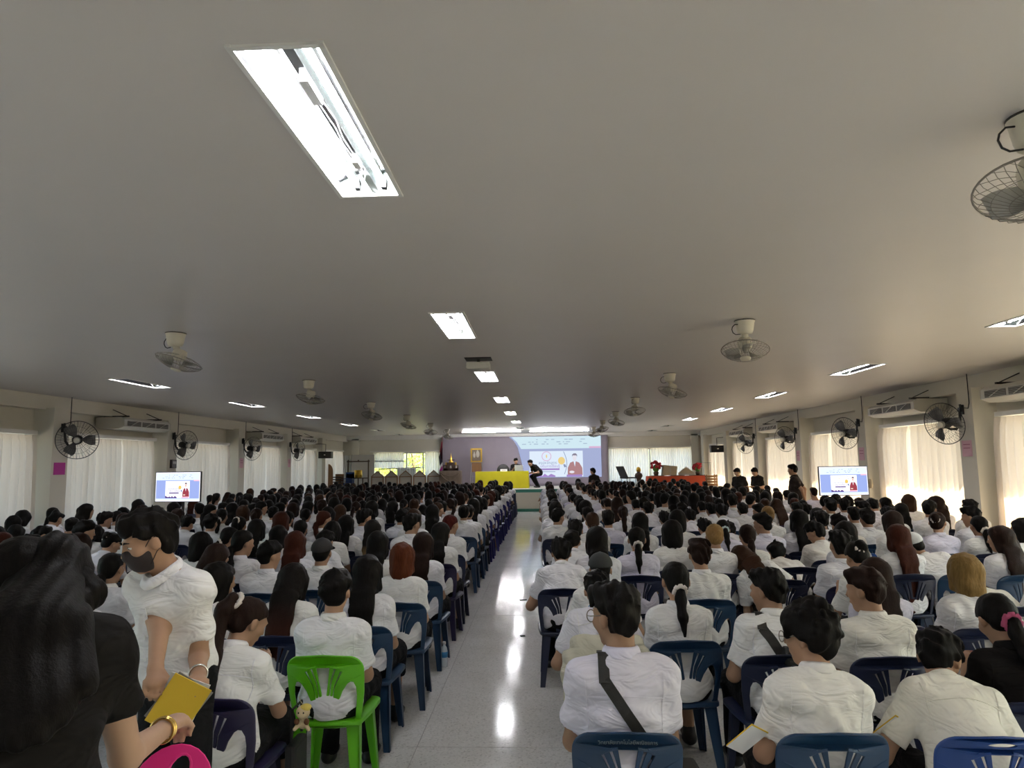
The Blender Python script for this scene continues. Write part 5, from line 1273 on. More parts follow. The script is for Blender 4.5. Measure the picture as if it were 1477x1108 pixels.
def lbl(hair, hmat, shirt, pose, tie, capm):
    hc = {'hair_black': 'black', 'hair_dark_brown': 'dark brown', 'hair_brown': 'brown', 'hair_auburn': 'auburn', 'hair_red': 'red', 'hair_copper': 'copper', 'hair_blonde': 'blonde', 'hair_dirty_blonde': 'dirty blonde', 'hair_blond_tips': 'blond-tipped black', 'hair_streaked': 'streaked brown', 'hair_auburn_tips': 'auburn-tipped'}[hmat]
    st = {'short': 'short %s hair', 'fade': 'cropped %s hair', 'curly': 'curly %s hair', 'bob': '%s bob', 'long': 'long %s hair', 'pony_high': 'high %s ponytail', 'pony_low': 'low %s ponytail', 'bun': '%s hair bun', 'under_cap': '%s hair under cap'}[hair] % hc
    ps = {'down': 'head bowed', 'lean': 'leaning forward', 'deep': 'bent low', 'slump': 'slouching', 'tr': 'head turned', 'tl': 'head turned', 'tr2': 'in profile', 'tl2': 'in profile', 'dr': 'looking down sideways', 'dl': 'looking down sideways', 'tlr': 'head turned', 'drr': 'looking down sideways', 'rl': 'tilting sideways', 'rr': 'tilting sideways', 'deepl': 'bent sideways', 'deepl2': 'bent sideways'}.get(pose, 'upright')
    return st, ps
# pixel of the head, sex, hair, pose, hair colour, extras
NEARL = [(364, 893, 'f', 'pony_high', 'dr', 'hair_dark_brown', dict(L=.46, tie='scrunchie_white', chair='chair_purple_navy', hero=1, label='student with high brown ponytail bowed to the side on the purple-navy chair')),
 (455, 852, 'm', 'short', 'up', 'hair_black', dict(chair='chair_green', hero=1, label='short-haired student seated on the green plastic chair')),
 (602, 805, 'f', 'bob', 'up', 'hair_copper', dict(chair='chair_blue', hero=1, label='student with copper bob on the navy chair beside the water bottle')),
 (525, 830, 'f', 'long', 'up', 'hair_black', dict(chair='chair_blue', L=.50, hero=1, label='student with very long straight black hair ahead of the green chair')),
 (350, 838, 'f', 'bob', 'tr', 'hair_black', dict(chair='chair_navy', hero=1, label='student with black bob and dark crossbody strap')),
 (410, 840, 'f', 'long', 'down', 'hair_auburn_tips', dict(L=.34, chair='chair_navy', hero=1, label='student with wavy auburn hair ahead of the crossbody strap student')),
 (513, 797, 'm', 'under_cap', 'up', 'hair_black', dict(capm='cap_black', label='student wearing a black cap')), (540, 785, 'f', 'long', 'up', 'hair_black', {}), (555, 764, 'f', 'long', 'up', 'hair_blond_tips', dict(L=.5)),
 (422, 799, 'm', 'short', 'tr', 'hair_black', {}), (467, 782, 'm', 'short', 'lean', 'hair_black', {}), (373, 784, 'f', 'pony_low', 'tr', 'hair_black', {}), (320, 804, 'f', 'bob', 'dr', 'hair_dark_brown', {}), (335, 775, 'f', 'pony_low', 'tr', 'hair_black', dict(tie='scrunchie_white')),
 (296, 789, 'f', 'bob', 'up', 'hair_black', {}), (271, 788, 'f', 'pony_high', 'up', 'hair_black', {}), (405, 772, 'f', 'long', 'up', 'hair_black', {}), (434, 783, 'f', 'long', 'up', 'hair_auburn', {}), (378, 764, 'f', 'long', 'up', 'hair_black', {}),
 (485, 766, 'f', 'bob', 'down', 'hair_black', {}), (500, 758, 'f', 'long', 'up', 'hair_black', {}), (570, 757, 'm', 'short', 'tr', 'hair_black', {}), (521, 749, 'm', 'short', 'tr', 'hair_black', {}), (621, 786, 'f', 'long', 'up', 'hair_dark_brown', dict(L=.46)), (634, 770, 'f', 'long', 'tr', 'hair_black', {}),
 (651, 757, 'f', 'pony_low', 'tr', 'hair_red', {}), (654, 740, 'f', 'bun', 'up', 'hair_black', {}), (636, 740, 'f', 'long', 'up', 'hair_black', {}), (583, 747, 'm', 'short', 'tr', 'hair_black', {}), (597, 747, 'f', 'long', 'up', 'hair_brown', {}),
 (137, 808, 'f', 'bob', 'tr2', 'hair_auburn', {}), (168, 840, 'f', 'bob', 'up', 'hair_black', {}), (112, 788, 'f', 'bob', 'up', 'hair_dark_brown', {}), (156, 784, 'f', 'bun', 'dr', 'hair_black', dict(tie='scrunchie_white')), (127, 768, 'm', 'short', 'tr', 'hair_black', {}), (109, 758, 'f', 'bun', 'up', 'hair_black', {}),
 (60, 775, 'm', 'short', 'tr2', 'hair_black', {}), (37, 785, 'f', 'bun', 'up', 'hair_auburn', {}), (10, 792, 'm', 'short', 'up', 'hair_black', {}), (163, 750, 'm', 'short', 'tr', 'hair_black', {}), (186, 752, 'f', 'bob', 'up', 'hair_dark_brown', {}), (217, 750, 'f', 'bob', 'tr2', 'hair_black', {}),
 (346, 758, 'f', 'pony_high', 'up', 'hair_black', dict(tie='scrunchie_white')), (411, 752, 'f', 'long', 'up', 'hair_auburn', {}), (304, 755, 'm', 'short', 'up', 'hair_black', {}), (270, 756, 'm', 'short', 'down', 'hair_black', {}), (468, 750, 'f', 'pony_low', 'tr', 'hair_auburn', {}), (445, 765, 'f', 'pony_low', 'up', 'hair_black', {}),
 (85, 812, 'm', 'short', 'up', 'hair_black', {}), (240, 800, 'f', 'long', 'up', 'hair_black', {}), (205, 815, 'f', 'pony_low', 'up', 'hair_black', {}), (285, 850, 'm', 'short', 'lean', 'hair_black', {})]
NEARR = [(888, 888, 'm', 'short', 'tl', 'hair_black', dict(shirt='shirt_lavender', chair='chair_blue', hero=1, s=1.08, label='bespectacled student in lavender-white shirt with black diagonal bag strap')),
 (862, 852, 'm', 'fade', 'lean', 'hair_black', dict(shirt='shirt_white', chair='chair_navy', hero=1, label='crop-haired student with blue lanyard and cream jacket over his chair')),
 (866, 822, 'm', 'under_cap', 'slump', 'hair_black', dict(capm='cap_grey', chair='chair_navy', label='student with dark grey beanie-like cap behind the blue lanyard')),
 (835, 798, 'm', 'short', 'lean', 'hair_black', dict(label='broad short-haired student leaning forward in the aisle seat')), (826, 781, 'm', 'short', 'lean', 'hair_black', {}), (830, 765, 'm', 'short', 'up', 'hair_black', {}), (897, 779, 'f', 'long', 'up', 'hair_black', {}), (878, 750, 'm', 'short', 'up', 'hair_black', dict(shirt='shirt_lavender')),
 (855, 754, 'f', 'pony_low', 'up', 'hair_brown', dict(L=.55)), (929, 778, 'f', 'pony_low', 'up', 'hair_black', dict(shirt='shirt_lavender', tie='scrunchie_white', hero=1, label='student with low ponytail and pale scrunchie in lavender-white shirt')), (968, 768, 'f', 'bob', 'up', 'hair_black', {}), (925, 754, 'f', 'long', 'up', 'hair_black', {}),
 (958, 750, 'm', 'short', 'lean', 'hair_black', {}), (983, 750, 'f', 'bob', 'up', 'hair_black', {}), (1004, 774, 'f', 'bun', 'up', 'hair_dirty_blonde', {}), (978, 838, 'f', 'pony_low', 'up', 'hair_black', dict(tie='scrunchie_white', chair='chair_blue', hero=1, label='student with low black ponytail and white scrunchie on the navy chair')),
 (1009, 800, 'm', 'short', 'up', 'hair_dark_brown', dict(hero=1, label='student with short dark brown hair beside the one bent over with streaked hair')), (1058, 806, 'f', 'long', 'deepl', 'hair_streaked', dict(hero=1, skin='skin_fair', label='student bent sideways with streaked long hair falling over one shoulder')),
 (1062, 776, 'f', 'pony_low', 'up', 'hair_dark_brown', {}), (1087, 764, 'f', 'pony_low', 'down', 'hair_black', dict(shirt='shirt_lavender', tie='bow_blue', label='student with pale blue bow on black ponytail')), (1104, 756, 'm', 'short', 'tl', 'hair_black', dict(shirt='shirt_lavender')), (1086, 743, 'f', 'bun', 'up', 'hair_dirty_blonde', {}), (1125, 752, 'f', 'long', 'up', 'hair_black', dict(L=.5)),
 (1037, 762, 'm', 'short', 'lean', 'hair_black', {}), (1056, 767, 'm', 'short', 'deep', 'hair_black', {}), (1152, 768, 'm', 'short', 'dl', 'hair_black', dict(shirt='shirt_warm')), (1177, 787, 'm', 'short', 'up', 'hair_black', dict(hero=1, label='short-haired student with broad back on the navy chair, seat behind the bowed one')), (1167, 752, 'm', 'short', 'up', 'hair_black', {}),
 (1211, 758, 'm', 'short', 'slump', 'hair_black', dict(shirt='shirt_cream', label='short-haired student in cream-white shirt')), (1103, 852, 'm', 'short', 'tlr', 'hair_black', dict(chair='chair_navy', hero=1, label='short-haired student with a black sling pack on his back')),
 (1252, 853, 'm', 'fade', 'tl', 'hair_dark_brown', dict(shirt='shirt_warm', chair='chair_navy', hero=1, label='student with faded brown haircut in warm white shirt on navy chair')),
 (1166, 918, 'm', 'curly', 'tlr', 'hair_black', dict(shirt='shirt_warm', chair='chair_blue', hero=1, label='curly-haired student in warm white shirt with glasses')),
 (1394, 948, 'm', 'short', 'drr', 'hair_black', dict(shirt='shirt_cream', chair='chair_royal', hero=1, label='student looking down sideways on the bright royal blue chair')),
 (1402, 888, 'f', 'pony_low', 'down', 'hair_black', dict(shirt='shirt_black', tie='scrunchie_pink', chair='chair_navy', hero=1, label='student in black with a pink scrunchie')),
 (1392, 825, 'f', 'bob', 'up', 'hair_blonde', dict(chair='chair_navy', hero=1, label='student with blonde bob')), (1286, 788, 'm', 'under_cap', 'deepl2', 'hair_black', dict(capm='cap_white', chair='chair_blue', hero=1, label='student in a pale striped cap bent sideways')),
 (1246, 806, 'f', 'bun', 'down', 'hair_black', dict(tie='scrunchie_white')), (1268, 832, 'f', 'long', 'up', 'hair_dark_brown', dict(L=.3, shirt='shirt_lavender')), (1328, 775, 'f', 'long', 'up', 'hair_auburn', dict(L=.5, label='student with long straight auburn hair two seats from the blonde bob')), (1385, 778, 'f', 'long', 'tl', 'hair_dark_brown', dict(L=.5)),
 (1411, 760, 'f', 'pony_low', 'up', 'hair_black', dict(tie='scrunchie_white')), (1402, 746, 'm', 'short', 'tl', 'hair_black', {}), (1340, 754, 'f', 'bun', 'tr', 'hair_dark_brown', dict(tie='scrunchie_white', shirt='shirt_lavender')), (1254, 770, 'f', 'bob', 'up', 'hair_black', {}), (1250, 748, 'm', 'short', 'up', 'hair_black', {}),
 (1305, 752, 'f', 'long', 'up', 'hair_dark_brown', {}), (1462, 763, 'f', 'bob', 'tl', 'hair_black', {}), (1472, 796, 'f', 'long', 'up', 'hair_dark_brown', {}), (1430, 838, 'm', 'short', 'deep', 'hair_black', dict(shirt='shirt_cream', label='student in cream-white shirt bent low beside the blonde bob')), (1450, 905, 'm', 'short', 'slump', 'hair_black', {}),
 (1140, 800, 'm', 'short', 'deep', 'hair_black', dict(shirt='shirt_warm'))]
seats = []     # [x, y, spec]
for side, lst in (('L', NEARL), ('R', NEARR)):
    for px, py, sx, hair, pose, hm, ex in lst:
        fem = sx == 'f'; k = sk_of(pose, fem); s = ex.get('s', 1.0 if ex.get('hero') else rnd.uniform(.97, 1.03)); hz = k['H'][2]*s
        w = on_z(px, py, hz); seats.append([w[0]-k['H'][0]*s, w[1]-k['H'][1]*s, dict(side=side, fem=fem, hair=hair, pose=pose, hm=hm, s=s, near=True, rz=rnd.uniform(-.06, .06), **{a: b for a, b in ex.items() if a != 's'})])
seats0 = [tuple(a) for a in seats]
# keep neighbours from sitting on one another, and the aisle clear
for it in range(120):
    for i in range(len(seats)):
        for j in range(i+1, len(seats)):
            a, b = seats[i], seats[j]; dx, dy = b[0]-a[0], b[1]-a[1]
            if abs(dx) < .47 and abs(dy) < .72:
                ox, oy = .47-abs(dx), .72-abs(dy); wa, wb = (.15 if a[2].get('hero') else 1), (.15 if b[2].get('hero') else 1); n = wa+wb
                if ox*.8 < oy: q = math.copysign(ox*.35, dx or 1); a[0] -= q*wa/n; b[0] += q*wb/n
                else: q = math.copysign(oy*.35, dy or 1); a[1] -= q*wa/n; b[1] += q*wb/n
    for a in seats:
        if a[2]['side'] == 'L': a[0] = min(a[0], -1.16)
        else: a[0] = max(a[0], .16)
        a[0] = min(max(a[0], -8.45), 6.6)
# farther rows: a regular seating grid, with some jitter and a few empty seats
r2 = random.Random(77)
def far_spec(side):
    fem = r2.random() < (.82 if side == 'L' else .38)
    if fem: hair = r2.choices(['long', 'bob', 'pony_low', 'pony_high', 'bun'], [46, 22, 14, 10, 8])[0]; hm = r2.choices(['hair_black', 'hair_dark_brown', 'hair_brown', 'hair_auburn'], [62, 22, 8, 8])[0]; pose = r2.choices(['up', 'down', 'tr', 'tl', 'slump'], [56, 16, 12, 8, 8])[0]
    else: hair = r2.choices(['short', 'fade'], [80, 20])[0]; hm = r2.choices(['hair_black', 'hair_dark_brown'], [85, 15])[0]; pose = r2.choices(['up', 'down', 'lean', 'slump', 'tr', 'tl', 'deep'], [30, 16, 20, 18, 6, 6, 4])[0]
    if side == 'L' and hair == 'bun': pose = 'up'
    return dict(side=side, fem=fem, hair=hair, hm=hm, pose=pose, s=r2.uniform(.95, 1.05), near=False, rz=r2.uniform(-.08, .08), tie='scrunchie_white' if hair in ('pony_low',) and r2.random() < .35 else None)
near0 = [(a[0], a[1]) for a in seats]
for side, x0, dx, n, y0 in (('L', -1.20, -.54, 14, 8.3), ('R', .20, .53, 12, 7.9)):
    y = y0; row = 0
    while y < 26.3:
        for c in range(n):
            x = x0+dx*c
            X, Y = x+r2.uniform(-.03, .03), y+r2.uniform(-.04, .04)
            if x < -8.4 or x > 6.3: continue
            if any(abs(X-a) < w and abs(Y-b) < l for a, b, w, l in ((6.32, 15.0, .85, .75), (-7.45, 14.0, .95, .8), (5.95, 17.0, .55, .7))): continue
            if side == 'R' and y > 19.5 and x > 5.4: continue
            if any(abs(X-a) < .47 and abs(Y-b) < .74 for a, b in near0): continue
            sp = far_spec(side)
            if r2.random() < .03: continue
            sp['col'] = c; sp['row'] = row; seats.append([X, Y, sp])
        y += .80; row += 1
seats.sort(key=lambda a: (not a[2]['near'], math.hypot(a[0], a[1])-(6.0 if a[2].get('col') == 0 else 0)))
NPEOPLE = 288
def chair_colour(a):
    sp = a[2]
    if 'chair' in sp: return sp['chair']
    if sp['side'] == 'L' and sp.get('col') == 0: return 'chair_violet_blue' if a[1] > 13.5 else ('chair_blue', 'chair_navy')[int(a[1]*3) % 2]
    return rnd.choices(['chair_navy', 'chair_blue', 'chair_purple_navy', 'chair_royal'], [50, 34, 12, 4])[0]
FARM = {}
def joined_person(sp, h1, h2):
    """one mesh of a whole student for places where parts are too small to tell"""
    key = (sp['pose'], sp['fem'], sp['hair'], h1)
    if key in FARM: return FARM[key]
    k = sk_of(sp['pose'], sp['fem']); ms = [body_mesh(k, h1), shirt_mesh(k, h1, seed=3), trouser_mesh(k, h1*1.25, skirt=sp['fem']), hair_mesh(k, sp['hair'], h2, 'hair_black', 0, HLEN.get(sp['hair'], .4))]
    Vs, Qs, Ms, b = [], [], [], 0
    for mi, me in enumerate(ms):
        v = np.empty(len(me.vertices)*3, np.float32); me.vertices.foreach_get('co', v); q = np.empty(len(me.loops), np.int32); me.loops.foreach_get('vertex_index', q)
        Vs.append(v.reshape(-1, 3)); Qs.append(q.reshape(-1, 4)+b); b += len(me.vertices); Ms.append(np.full(len(q)//4, mi))
        bpy.data.meshes.remove(me)
    FARM[key] = (np.concatenate(Vs), np.concatenate(Qs), np.concatenate(Ms)); return FARM[key]
sideword = {'L': 'magenta paper', 'R': 'sunny curtain'}
zone = lambda y: 'middle rows' if y < 15 else 'rows toward the stage'
nth = lambda i: '%d%s' % (i, 'th' if 10 <= i % 100 <= 20 else {1: 'st', 2: 'nd', 3: 'rd'}.get(i % 10, 'th'))
SEATW = 'first second third fourth fifth sixth seventh eighth ninth tenth eleventh twelfth thirteenth fourteenth fifteenth sixteenth'.split()
crowd = []; ONE = {}; used_labels = {}
for n, (x, y, sp) in enumerate(seats):
    if n >= NPEOPLE: crowd.append((x, y, sp)); continue
    d = math.hypot(x, y); st, ps = lbl(sp['hair'], sp['hm'], None, sp['pose'], sp.get('tie'), sp.get('capm')); cc = chair_colour((x, y, sp)); cw = {'chair_navy': 'navy', 'chair_blue': 'dark blue', 'chair_purple_navy': 'purple-navy', 'chair_royal': 'royal blue', 'chair_violet_blue': 'violet-blue', 'chair_green': 'bright green'}[cc]
    detail = 2 if d < 7.2 else (1 if d < 11 else 0)
    row = 1+int(round((26.2-y)/.80)); seat = 1+int(round((-1.2-x)/.54 if sp['side'] == 'L' else (x-.2)/.53)); sw = {'L': 'shaded', 'R': 'sunny'}[sp['side']]
    where = '%s row from stage, %s from aisle, %s side' % (nth(row), SEATW[max(0, min(15, seat-1))], sw); clab = '%s plastic chair, %s' % (cw, where); grp = 'seated students on the %s side' % sw
    if sp.get('label'):
        lab = sp['label']
        if sp.get('chair') in ('chair_green', 'chair_royal', 'chair_purple_navy'): clab = {'chair_green': 'bright green plastic chair with a student in white on it', 'chair_royal': 'royal blue plastic chair with oval handle slot under the sideways-looking student', 'chair_purple_navy': 'purple-navy plastic chair beside the green chair'}[cc]
    else:
        lab = 'student with %s, %s, %s' % (st, ps, where)
        if len(lab.split()) > 16: lab = 'student with %s, %s' % (st, where)
    chair(x, y, sp['rz'], cc, detail, clab, 'plastic chairs of the audience')
    if d > 13.5:
        mk = (sp['pose'], sp['fem'], sp['hair'], sp['hm'])
        if mk not in ONE:
            V_, Q_, M_ = joined_person(sp, .026, .021); ONE[mk] = mesh_from('person', V_, Q_, ['skin', 'shirt_white', 'trouser_black', sp['hm']], True, M_)
        o = obj('person', ONE[mk], None, (x, y, 0), (0, 0, sp['rz'])); o.scale = (sp['s'],)*3; tag(o, lab, 'person', grp)
    else:
        t = thing('person', lab, 'person', (x, y, 0), sp['rz'], grp); t.scale = (sp['s'],)*3
        person_parts(t, sp['pose'], sp['fem'], sp['hair'], sp['hm'], sp.get('shirt', 'shirt_white'), sp.get('tie'), sp.get('capm'), seed=n, res=.0120 if sp.get('hero') else PEOPLE_H, length=sp.get('L'), skin=sp.get('skin', 'skin'))
        sp['obj'] = t
# everyone beyond the limit: one crowd mesh, each figure on its own chair
Vs, Qs, Ms, b = [], [], [], 0; CM = ['skin', 'shirt_white', 'trouser_black', 'hair_black', 'hair_dark_brown', 'hair_brown', 'hair_auburn', 'chair_navy', 'shirt_lavender']
lowc = MB().box((0, 0, .42), (.40, .40, .03)).box((0, -.235, .61), (.40, .03, .40)); 
for sx in (-1, 1):
    for sy in (-1, 1): lowc.bar((sx*.20, sy*.21, 0), (sx*.18, sy*.18, .42), .045, .04)
lv, lf = np.array(lowc.V), np.array(lowc.F)
rc = random.Random(3)
for x, y, sp in crowd:
    V_, Q_, M_ = joined_person(sp, .062, .044); c_, s_ = math.cos(sp['rz']), math.sin(sp['rz']); R_ = np.array([[c_, -s_, 0], [s_, c_, 0], [0, 0, 1]])
    Vs.append((V_*sp['s']) @ R_.T+A3(x, y, 0)); Qs.append(Q_+b); b += len(V_)
    mm = M_.copy(); mm[M_ == 3] = CM.index(sp['hm']) if sp['hm'] in CM else 3
    if rc.random() < .2: mm[M_ == 1] = 8
    Ms.append(mm); Vs.append(lv @ R_.T+A3(x, y, 0)); Qs.append(lf+b); b += len(lv); Ms.append(np.full(len(lf), 7))
o = obj('crowd', mesh_from('crowd', np.concatenate(Vs), np.concatenate(Qs), CM, True, np.concatenate(Ms)))
tag(o, 'distant mass of seated students in white shirts below the stage', 'crowd', None, 'stuff')

# ------------------------------------------------------------------ individually posed people
from mathutils.bvhtree import BVHTree
def at_y(px, py, Y):
    d = ray(px, py); return d*(Y/d[1])+np.array([0, 0, CAMH])
def build_hero(name_label, head, rz, spec, hair, hmat, shirt, res=.0095, grip=(.35, .35), wrists=None, poles=None, L=.4, skin='skin', sleeve=.74, hem=-.08, skirt=False, fine=False, floor=0.0, group=None, loose=.014, amp=.005, hseed=0):
    R = rotm(0, 0, rz); k = skeleton(**spec); loc = np.asarray(head, float)-R @ k['H']; loc[2] = floor
    if wrists is not None:
        W = [R.T @ (np.asarray(w, float)-loc) for w in wrists]; P = None if poles is None else [R.T @ np.asarray(p, float) for p in poles]
        k = skeleton(W=W, pole=P, **spec)
    t = thing('person', name_label, 'person', tuple(loc), rz, group)
    obj('body', body_mesh(k, res, fine, skin, grip), t)
    sh = obj('shirt', shirt_mesh(k, res*1.1, shirt, sleeve, hem, amp, 2, loose=loose), t); obj('collar', collar_mesh(k, shirt), sh)
    obj('trousers', trouser_mesh(k, .016), t)
    for i in (0, 1): obj('shoe', shoe_mesh(k, .012, i), t)
    if hair: obj('hair', hair_mesh(k, hair, res*.95, hmat, hseed, L), t)
    return t, k, R, loc
# masked student standing and leaning among the chairs
hd = at_y(214, 790, 2.95)
wl = at_y(286, 975, 2.80); wr = at_y(232, 1010, 2.62)
tm, km, Rm_, lm_ = build_hero('standing student in white shirt and black face mask handing out booklets', (hd[0], hd[1], 0), math.radians(163), dict(lean=10, roll=-2, hp=20, hy=-30, hr=4, bend=10, pelvis=(0, 0, 1.0), legs='stand'), 'short', 'hair_black', 'shirt_white', .0080, (.7, .8), (wl, wr), ((-.45, .9, 0), (.1, .9, 0)), fine=True, hem=-.20, amp=.005, loose=.015)
tm.location[2] = 0
def head_pt(k, x, y, z): return k['H']+k['Hm'] @ A3(x, y, z)
f = mesh_field([(clipped(ell(head_pt(km, 0, .038, -.052), (.068, .068, .072), km['Hm']), (head_pt(km, 0, .02, 0), km['Hm'] @ A3(0, -1, 0)), (head_pt(km, 0, .09, -.012), km['Hm'] @ A3(0, .15, 1)), (head_pt(km, 0, .05, -.118), km['Hm'] @ A3(0, 0, -1))), .01), (ell(head_pt(km, 0, .098, -.028), (.022, .020, .026), km['Hm']), .015)], .006)
V, Q = f.net(); fm = obj('face_mask', mesh_from('face_mask', V, Q, ['mask_black'], True), tm)
mb = MB()
for s in (-1, 1): mb.tube([head_pt(km, s*.062, .04, -.02), head_pt(km, s*.077, .012, .012), head_pt(km, s*.086, -.012, .016)], .0022, 5).tube([head_pt(km, s*.062, .035, -.09), head_pt(km, s*.078, .0, -.045), head_pt(km, s*.086, -.012, -.036)], .0022, 5)
mb.obj('ear_loop', 'mask_black', fm)
mb = MB()
for s in (-1, 1): mb.tube([head_pt(km, s*.014, .096, .024), head_pt(km, s*.032, .096, .030), head_pt(km, s*.050, .082, .024)], [.003, .0045, .002], 6)
mb.obj('eyebrows', 'hair_black', tm, True)
def surf(me, o, d):
    """first hit on a mesh along a ray, local space"""
    key = me.name
    if key not in surf.c: surf.c[key] = BVHTree.FromPolygons([v.co[:] for v in me.vertices], [p.vertices[:] for p in me.polygons])
    h = surf.c[key].ray_cast(Vector(o), Vector(d)); return None if h[0] is None else (np.array(h[0]), np.array(h[1]))
surf.c = {}
def child(t, name): return next((c for c in t.children if c.name.split('.')[0] == name), None)
shm = child(tm, 'shirt')
pl = MB(); pts = []
for i in range(14):
    z = .36-.42*i/13; o_ = km['T'](0, .6, z) if z > .22 else km['TL'](0, .6, z); h_ = surf(shm.data, o_, km['C2'] @ A3(0, -1, 0))
    if h_: pts.append(h_[0]+h_[1]*.002)
if len(pts) > 2:
    for a_, b_ in zip(pts[:-1], pts[1:]): pl.bar(a_, b_, .028, .004, km['C2'] @ A3(0, 1, 0))
    pl.obj('button_placket', 'shirt_white', shm)
    for i in range(1, len(pts), 3): MB().lathe([(.006, 0), (.006, .003)], 10, pts[i]+km['C2'] @ A3(0, .004, 0), rotm(-math.pi/2, 0, 0)).obj('button', 'paper_white', shm)
def ring_on(t, k, i, m, name, rr=.034, f_=.9, n=1):
    W, E = k['W'][i], k['E'][i]; c = E+(W-E)*f_; mb = MB()
    for q in range(n): mb.ring(c+unit(W-E)*.012*q, rr, .0045, W-E, 22, 6)
    mb.obj(name, m, t, True)
ring_on(tm, km, 0, 'silver', 'bracelet')
# tee collar of the masked student shows at the open neck
MB().ring(km['nb']+km['C2'] @ A3(0, .012, .018), .058, .010, km['C2'] @ A3(0, .3, 1), 22, 6).obj('undershirt', 'shirt_black', tm, True)
hw = Rm_ @ (km['W'][0]+unit(km['W'][0]-km['E'][0])*.085)+lm_; hw[2] -= 0
t = thing('booklet', 'yellow and grey booklet with white sheet held by the masked student', 'booklet', tuple(hw+A3(-.055, -.035, -.035)), .35)
for i, (m_, a_) in enumerate((('booklet_yellow', .0), ('booklet_grey', .10), ('paper_white', -.12))): MB().box((0, -.012+.012*i, -.03), (.15, .004, .21), rotm(.25, .55+a_, 0)).obj(('cover', 'back_cover', 'loose_sheet')[i], m_, t)
# woman in black, back to the room's rear, reaching aside
hd = at_y(30, 862, 1.65); wl = at_y(-8, 1120, 1.45)
WS = dict(lean=18, roll=-2, hp=38, hy=74, hr=0, bend=32, fem=True, pelvis=(0, 0, 1.14), legs='stand')
_k = skeleton(**WS); _R = rotm(0, 0, math.radians(22)); _l = np.array([hd[0], hd[1], 0])-_R @ _k['H']; _l[2] = 0; _S = _R @ _k['S'][1]+_l
wr = min((at_y(240, 1050, 1.1+.01*i) for i in range(160)), key=lambda w: abs(np.linalg.norm(w-_S)-.46)+(0 if w[1] > _S[1] else .05))
tw, kw, Rw, lw = build_hero('woman in black with long black hair reaching out a hand with gold bracelet', (hd[0], hd[1], 0), math.radians(22), WS, 'pony_low', 'hair_black', 'shirt_black', .0090, (.3, .75), (wl, wr), ((-.4, -.5, -.3), (.1, -.2, -1)), L=.34, fine=True, sleeve=.52, hem=-.3, skin='skin_fair', loose=.022)
ring_on(tw, kw, 1, 'gold_chain', 'bracelet', .031, .88, 2)
# extra fall of hair spread over her back
f = mesh_field([(cap(head_pt(kw, .0, -.07, .0), kw['T'](.03, -.14, .36), .072, .10, (kw['C2'] @ A3(0, 1, 0), 1.6)), .04), (cap(kw['T'](-.03, -.145, .36), kw['T'](.06, -.145, .17), .10, .085, (kw['C2'] @ A3(0, 1, 0), 2.2)), .04), (cap(kw['T'](.08, -.12, .36), kw['T'](.13, -.135, .22), .055, .045, (kw['C2'] @ A3(0, 1, 0), 1.6)), .03), (ell(head_pt(kw, .02, -.10, .0), (.07, .06, .08), kw['Hm']), .03)], .009)
rx = kw['C2'][:, 0]; f.warp(lambda X, Y, Z: .004*np.sin(150*(X*rx[0]+Y*rx[1]+Z*rx[2])+5*np.sin(13*Z))); V, Q = f.net(); obj('hair_fall', mesh_from('hair_fall', V, Q, ['hair_black'], True), tw)
hw = Rw @ (kw['W'][1]+unit(kw['W'][1]-kw['E'][1])*.10)+lw
t = thing('hand_fan', 'hot pink round plastic hand fan held by the woman in black', 'hand fan', tuple(at_y(268, 1090, wr[1]+.02)), .2)
out = [(.105*math.cos(a), .125*math.sin(a)-.10) for a in (2*math.pi*i/28 for i in range(28))]; hole = [(.030*math.cos(a)+.0, .050*math.sin(a)-.045) for a in (2*math.pi*i/16 for i in range(16))]
V, F = curve_plate([out, hole], .004, .002); o_ = obj('fan_disc', mesh_from('fan_disc', V, F, ['hot_pink']), t, (0, 0, 0), (math.radians(75), .35, 0)); MB().tube([(.03*math.cos(a)*1.0, .05*math.sin(a)-.045, 0) for a in (2*math.pi*i/16 for i in range(16))], .005, 6, closed=True).obj('rim', 'hot_pink', t, True, (0, 0, 0), (math.radians(75), .35, 0))
# staff on and below the stage
def staff(label, head, rz, spec, shirt='shirt_black', floor=0.0, hair='short'): return build_hero(label, head, rz, spec, hair, 'hair_black', shirt, .016, floor=floor)
h1 = at_y(744, 667, 29.75); staff('man in black with laptop seated behind the yellow stage table', (h1[0], h1[1], 0), math.pi, dict(lean=8, hp=22, arms='phone'), floor=SZ)
chair(h1[0], 29.72+.10, math.pi, 'chair_navy', 0, 'navy plastic chair behind the yellow stage table')
[o for o in bpy.data.objects if o.get('label') == 'navy plastic chair behind the yellow stage table'][0].location[2] = SZ
h2 = at_y(764, 671, 28.9); staff('man in black bending beside the end of the yellow stage table', (h2[0]+.02, h2[1], 0), math.radians(120), dict(lean=42, hp=20, hy=20, bend=14, pelvis=(0, 0, .62), legs=[((-.15, .34, .48), (-.14, .12, .09)), ((.15, .30, .47), (.14, .02, .09))], W=[(-.16, .42, .60), (.18, .40, .58)]), floor=SZ)
h3 = at_y(855, 682, 26.95); staff('person in black standing below the projected slide', (h3[0], h3[1], 0), .5, dict(lean=4, hp=8, hy=30, pelvis=(0, 0, .93), legs='stand', arms='hang'))
h4 = at_y(1067, 683, 22.0); staff('man in black with cropped hair standing in front of the sunny curtains, head bowed', (h4[0]-.08, h4[1], 0), math.radians(140), dict(lean=6, hp=28, hy=-20, pelvis=(0, 0, .92), legs='stand', arms='hang'), hair='fade')
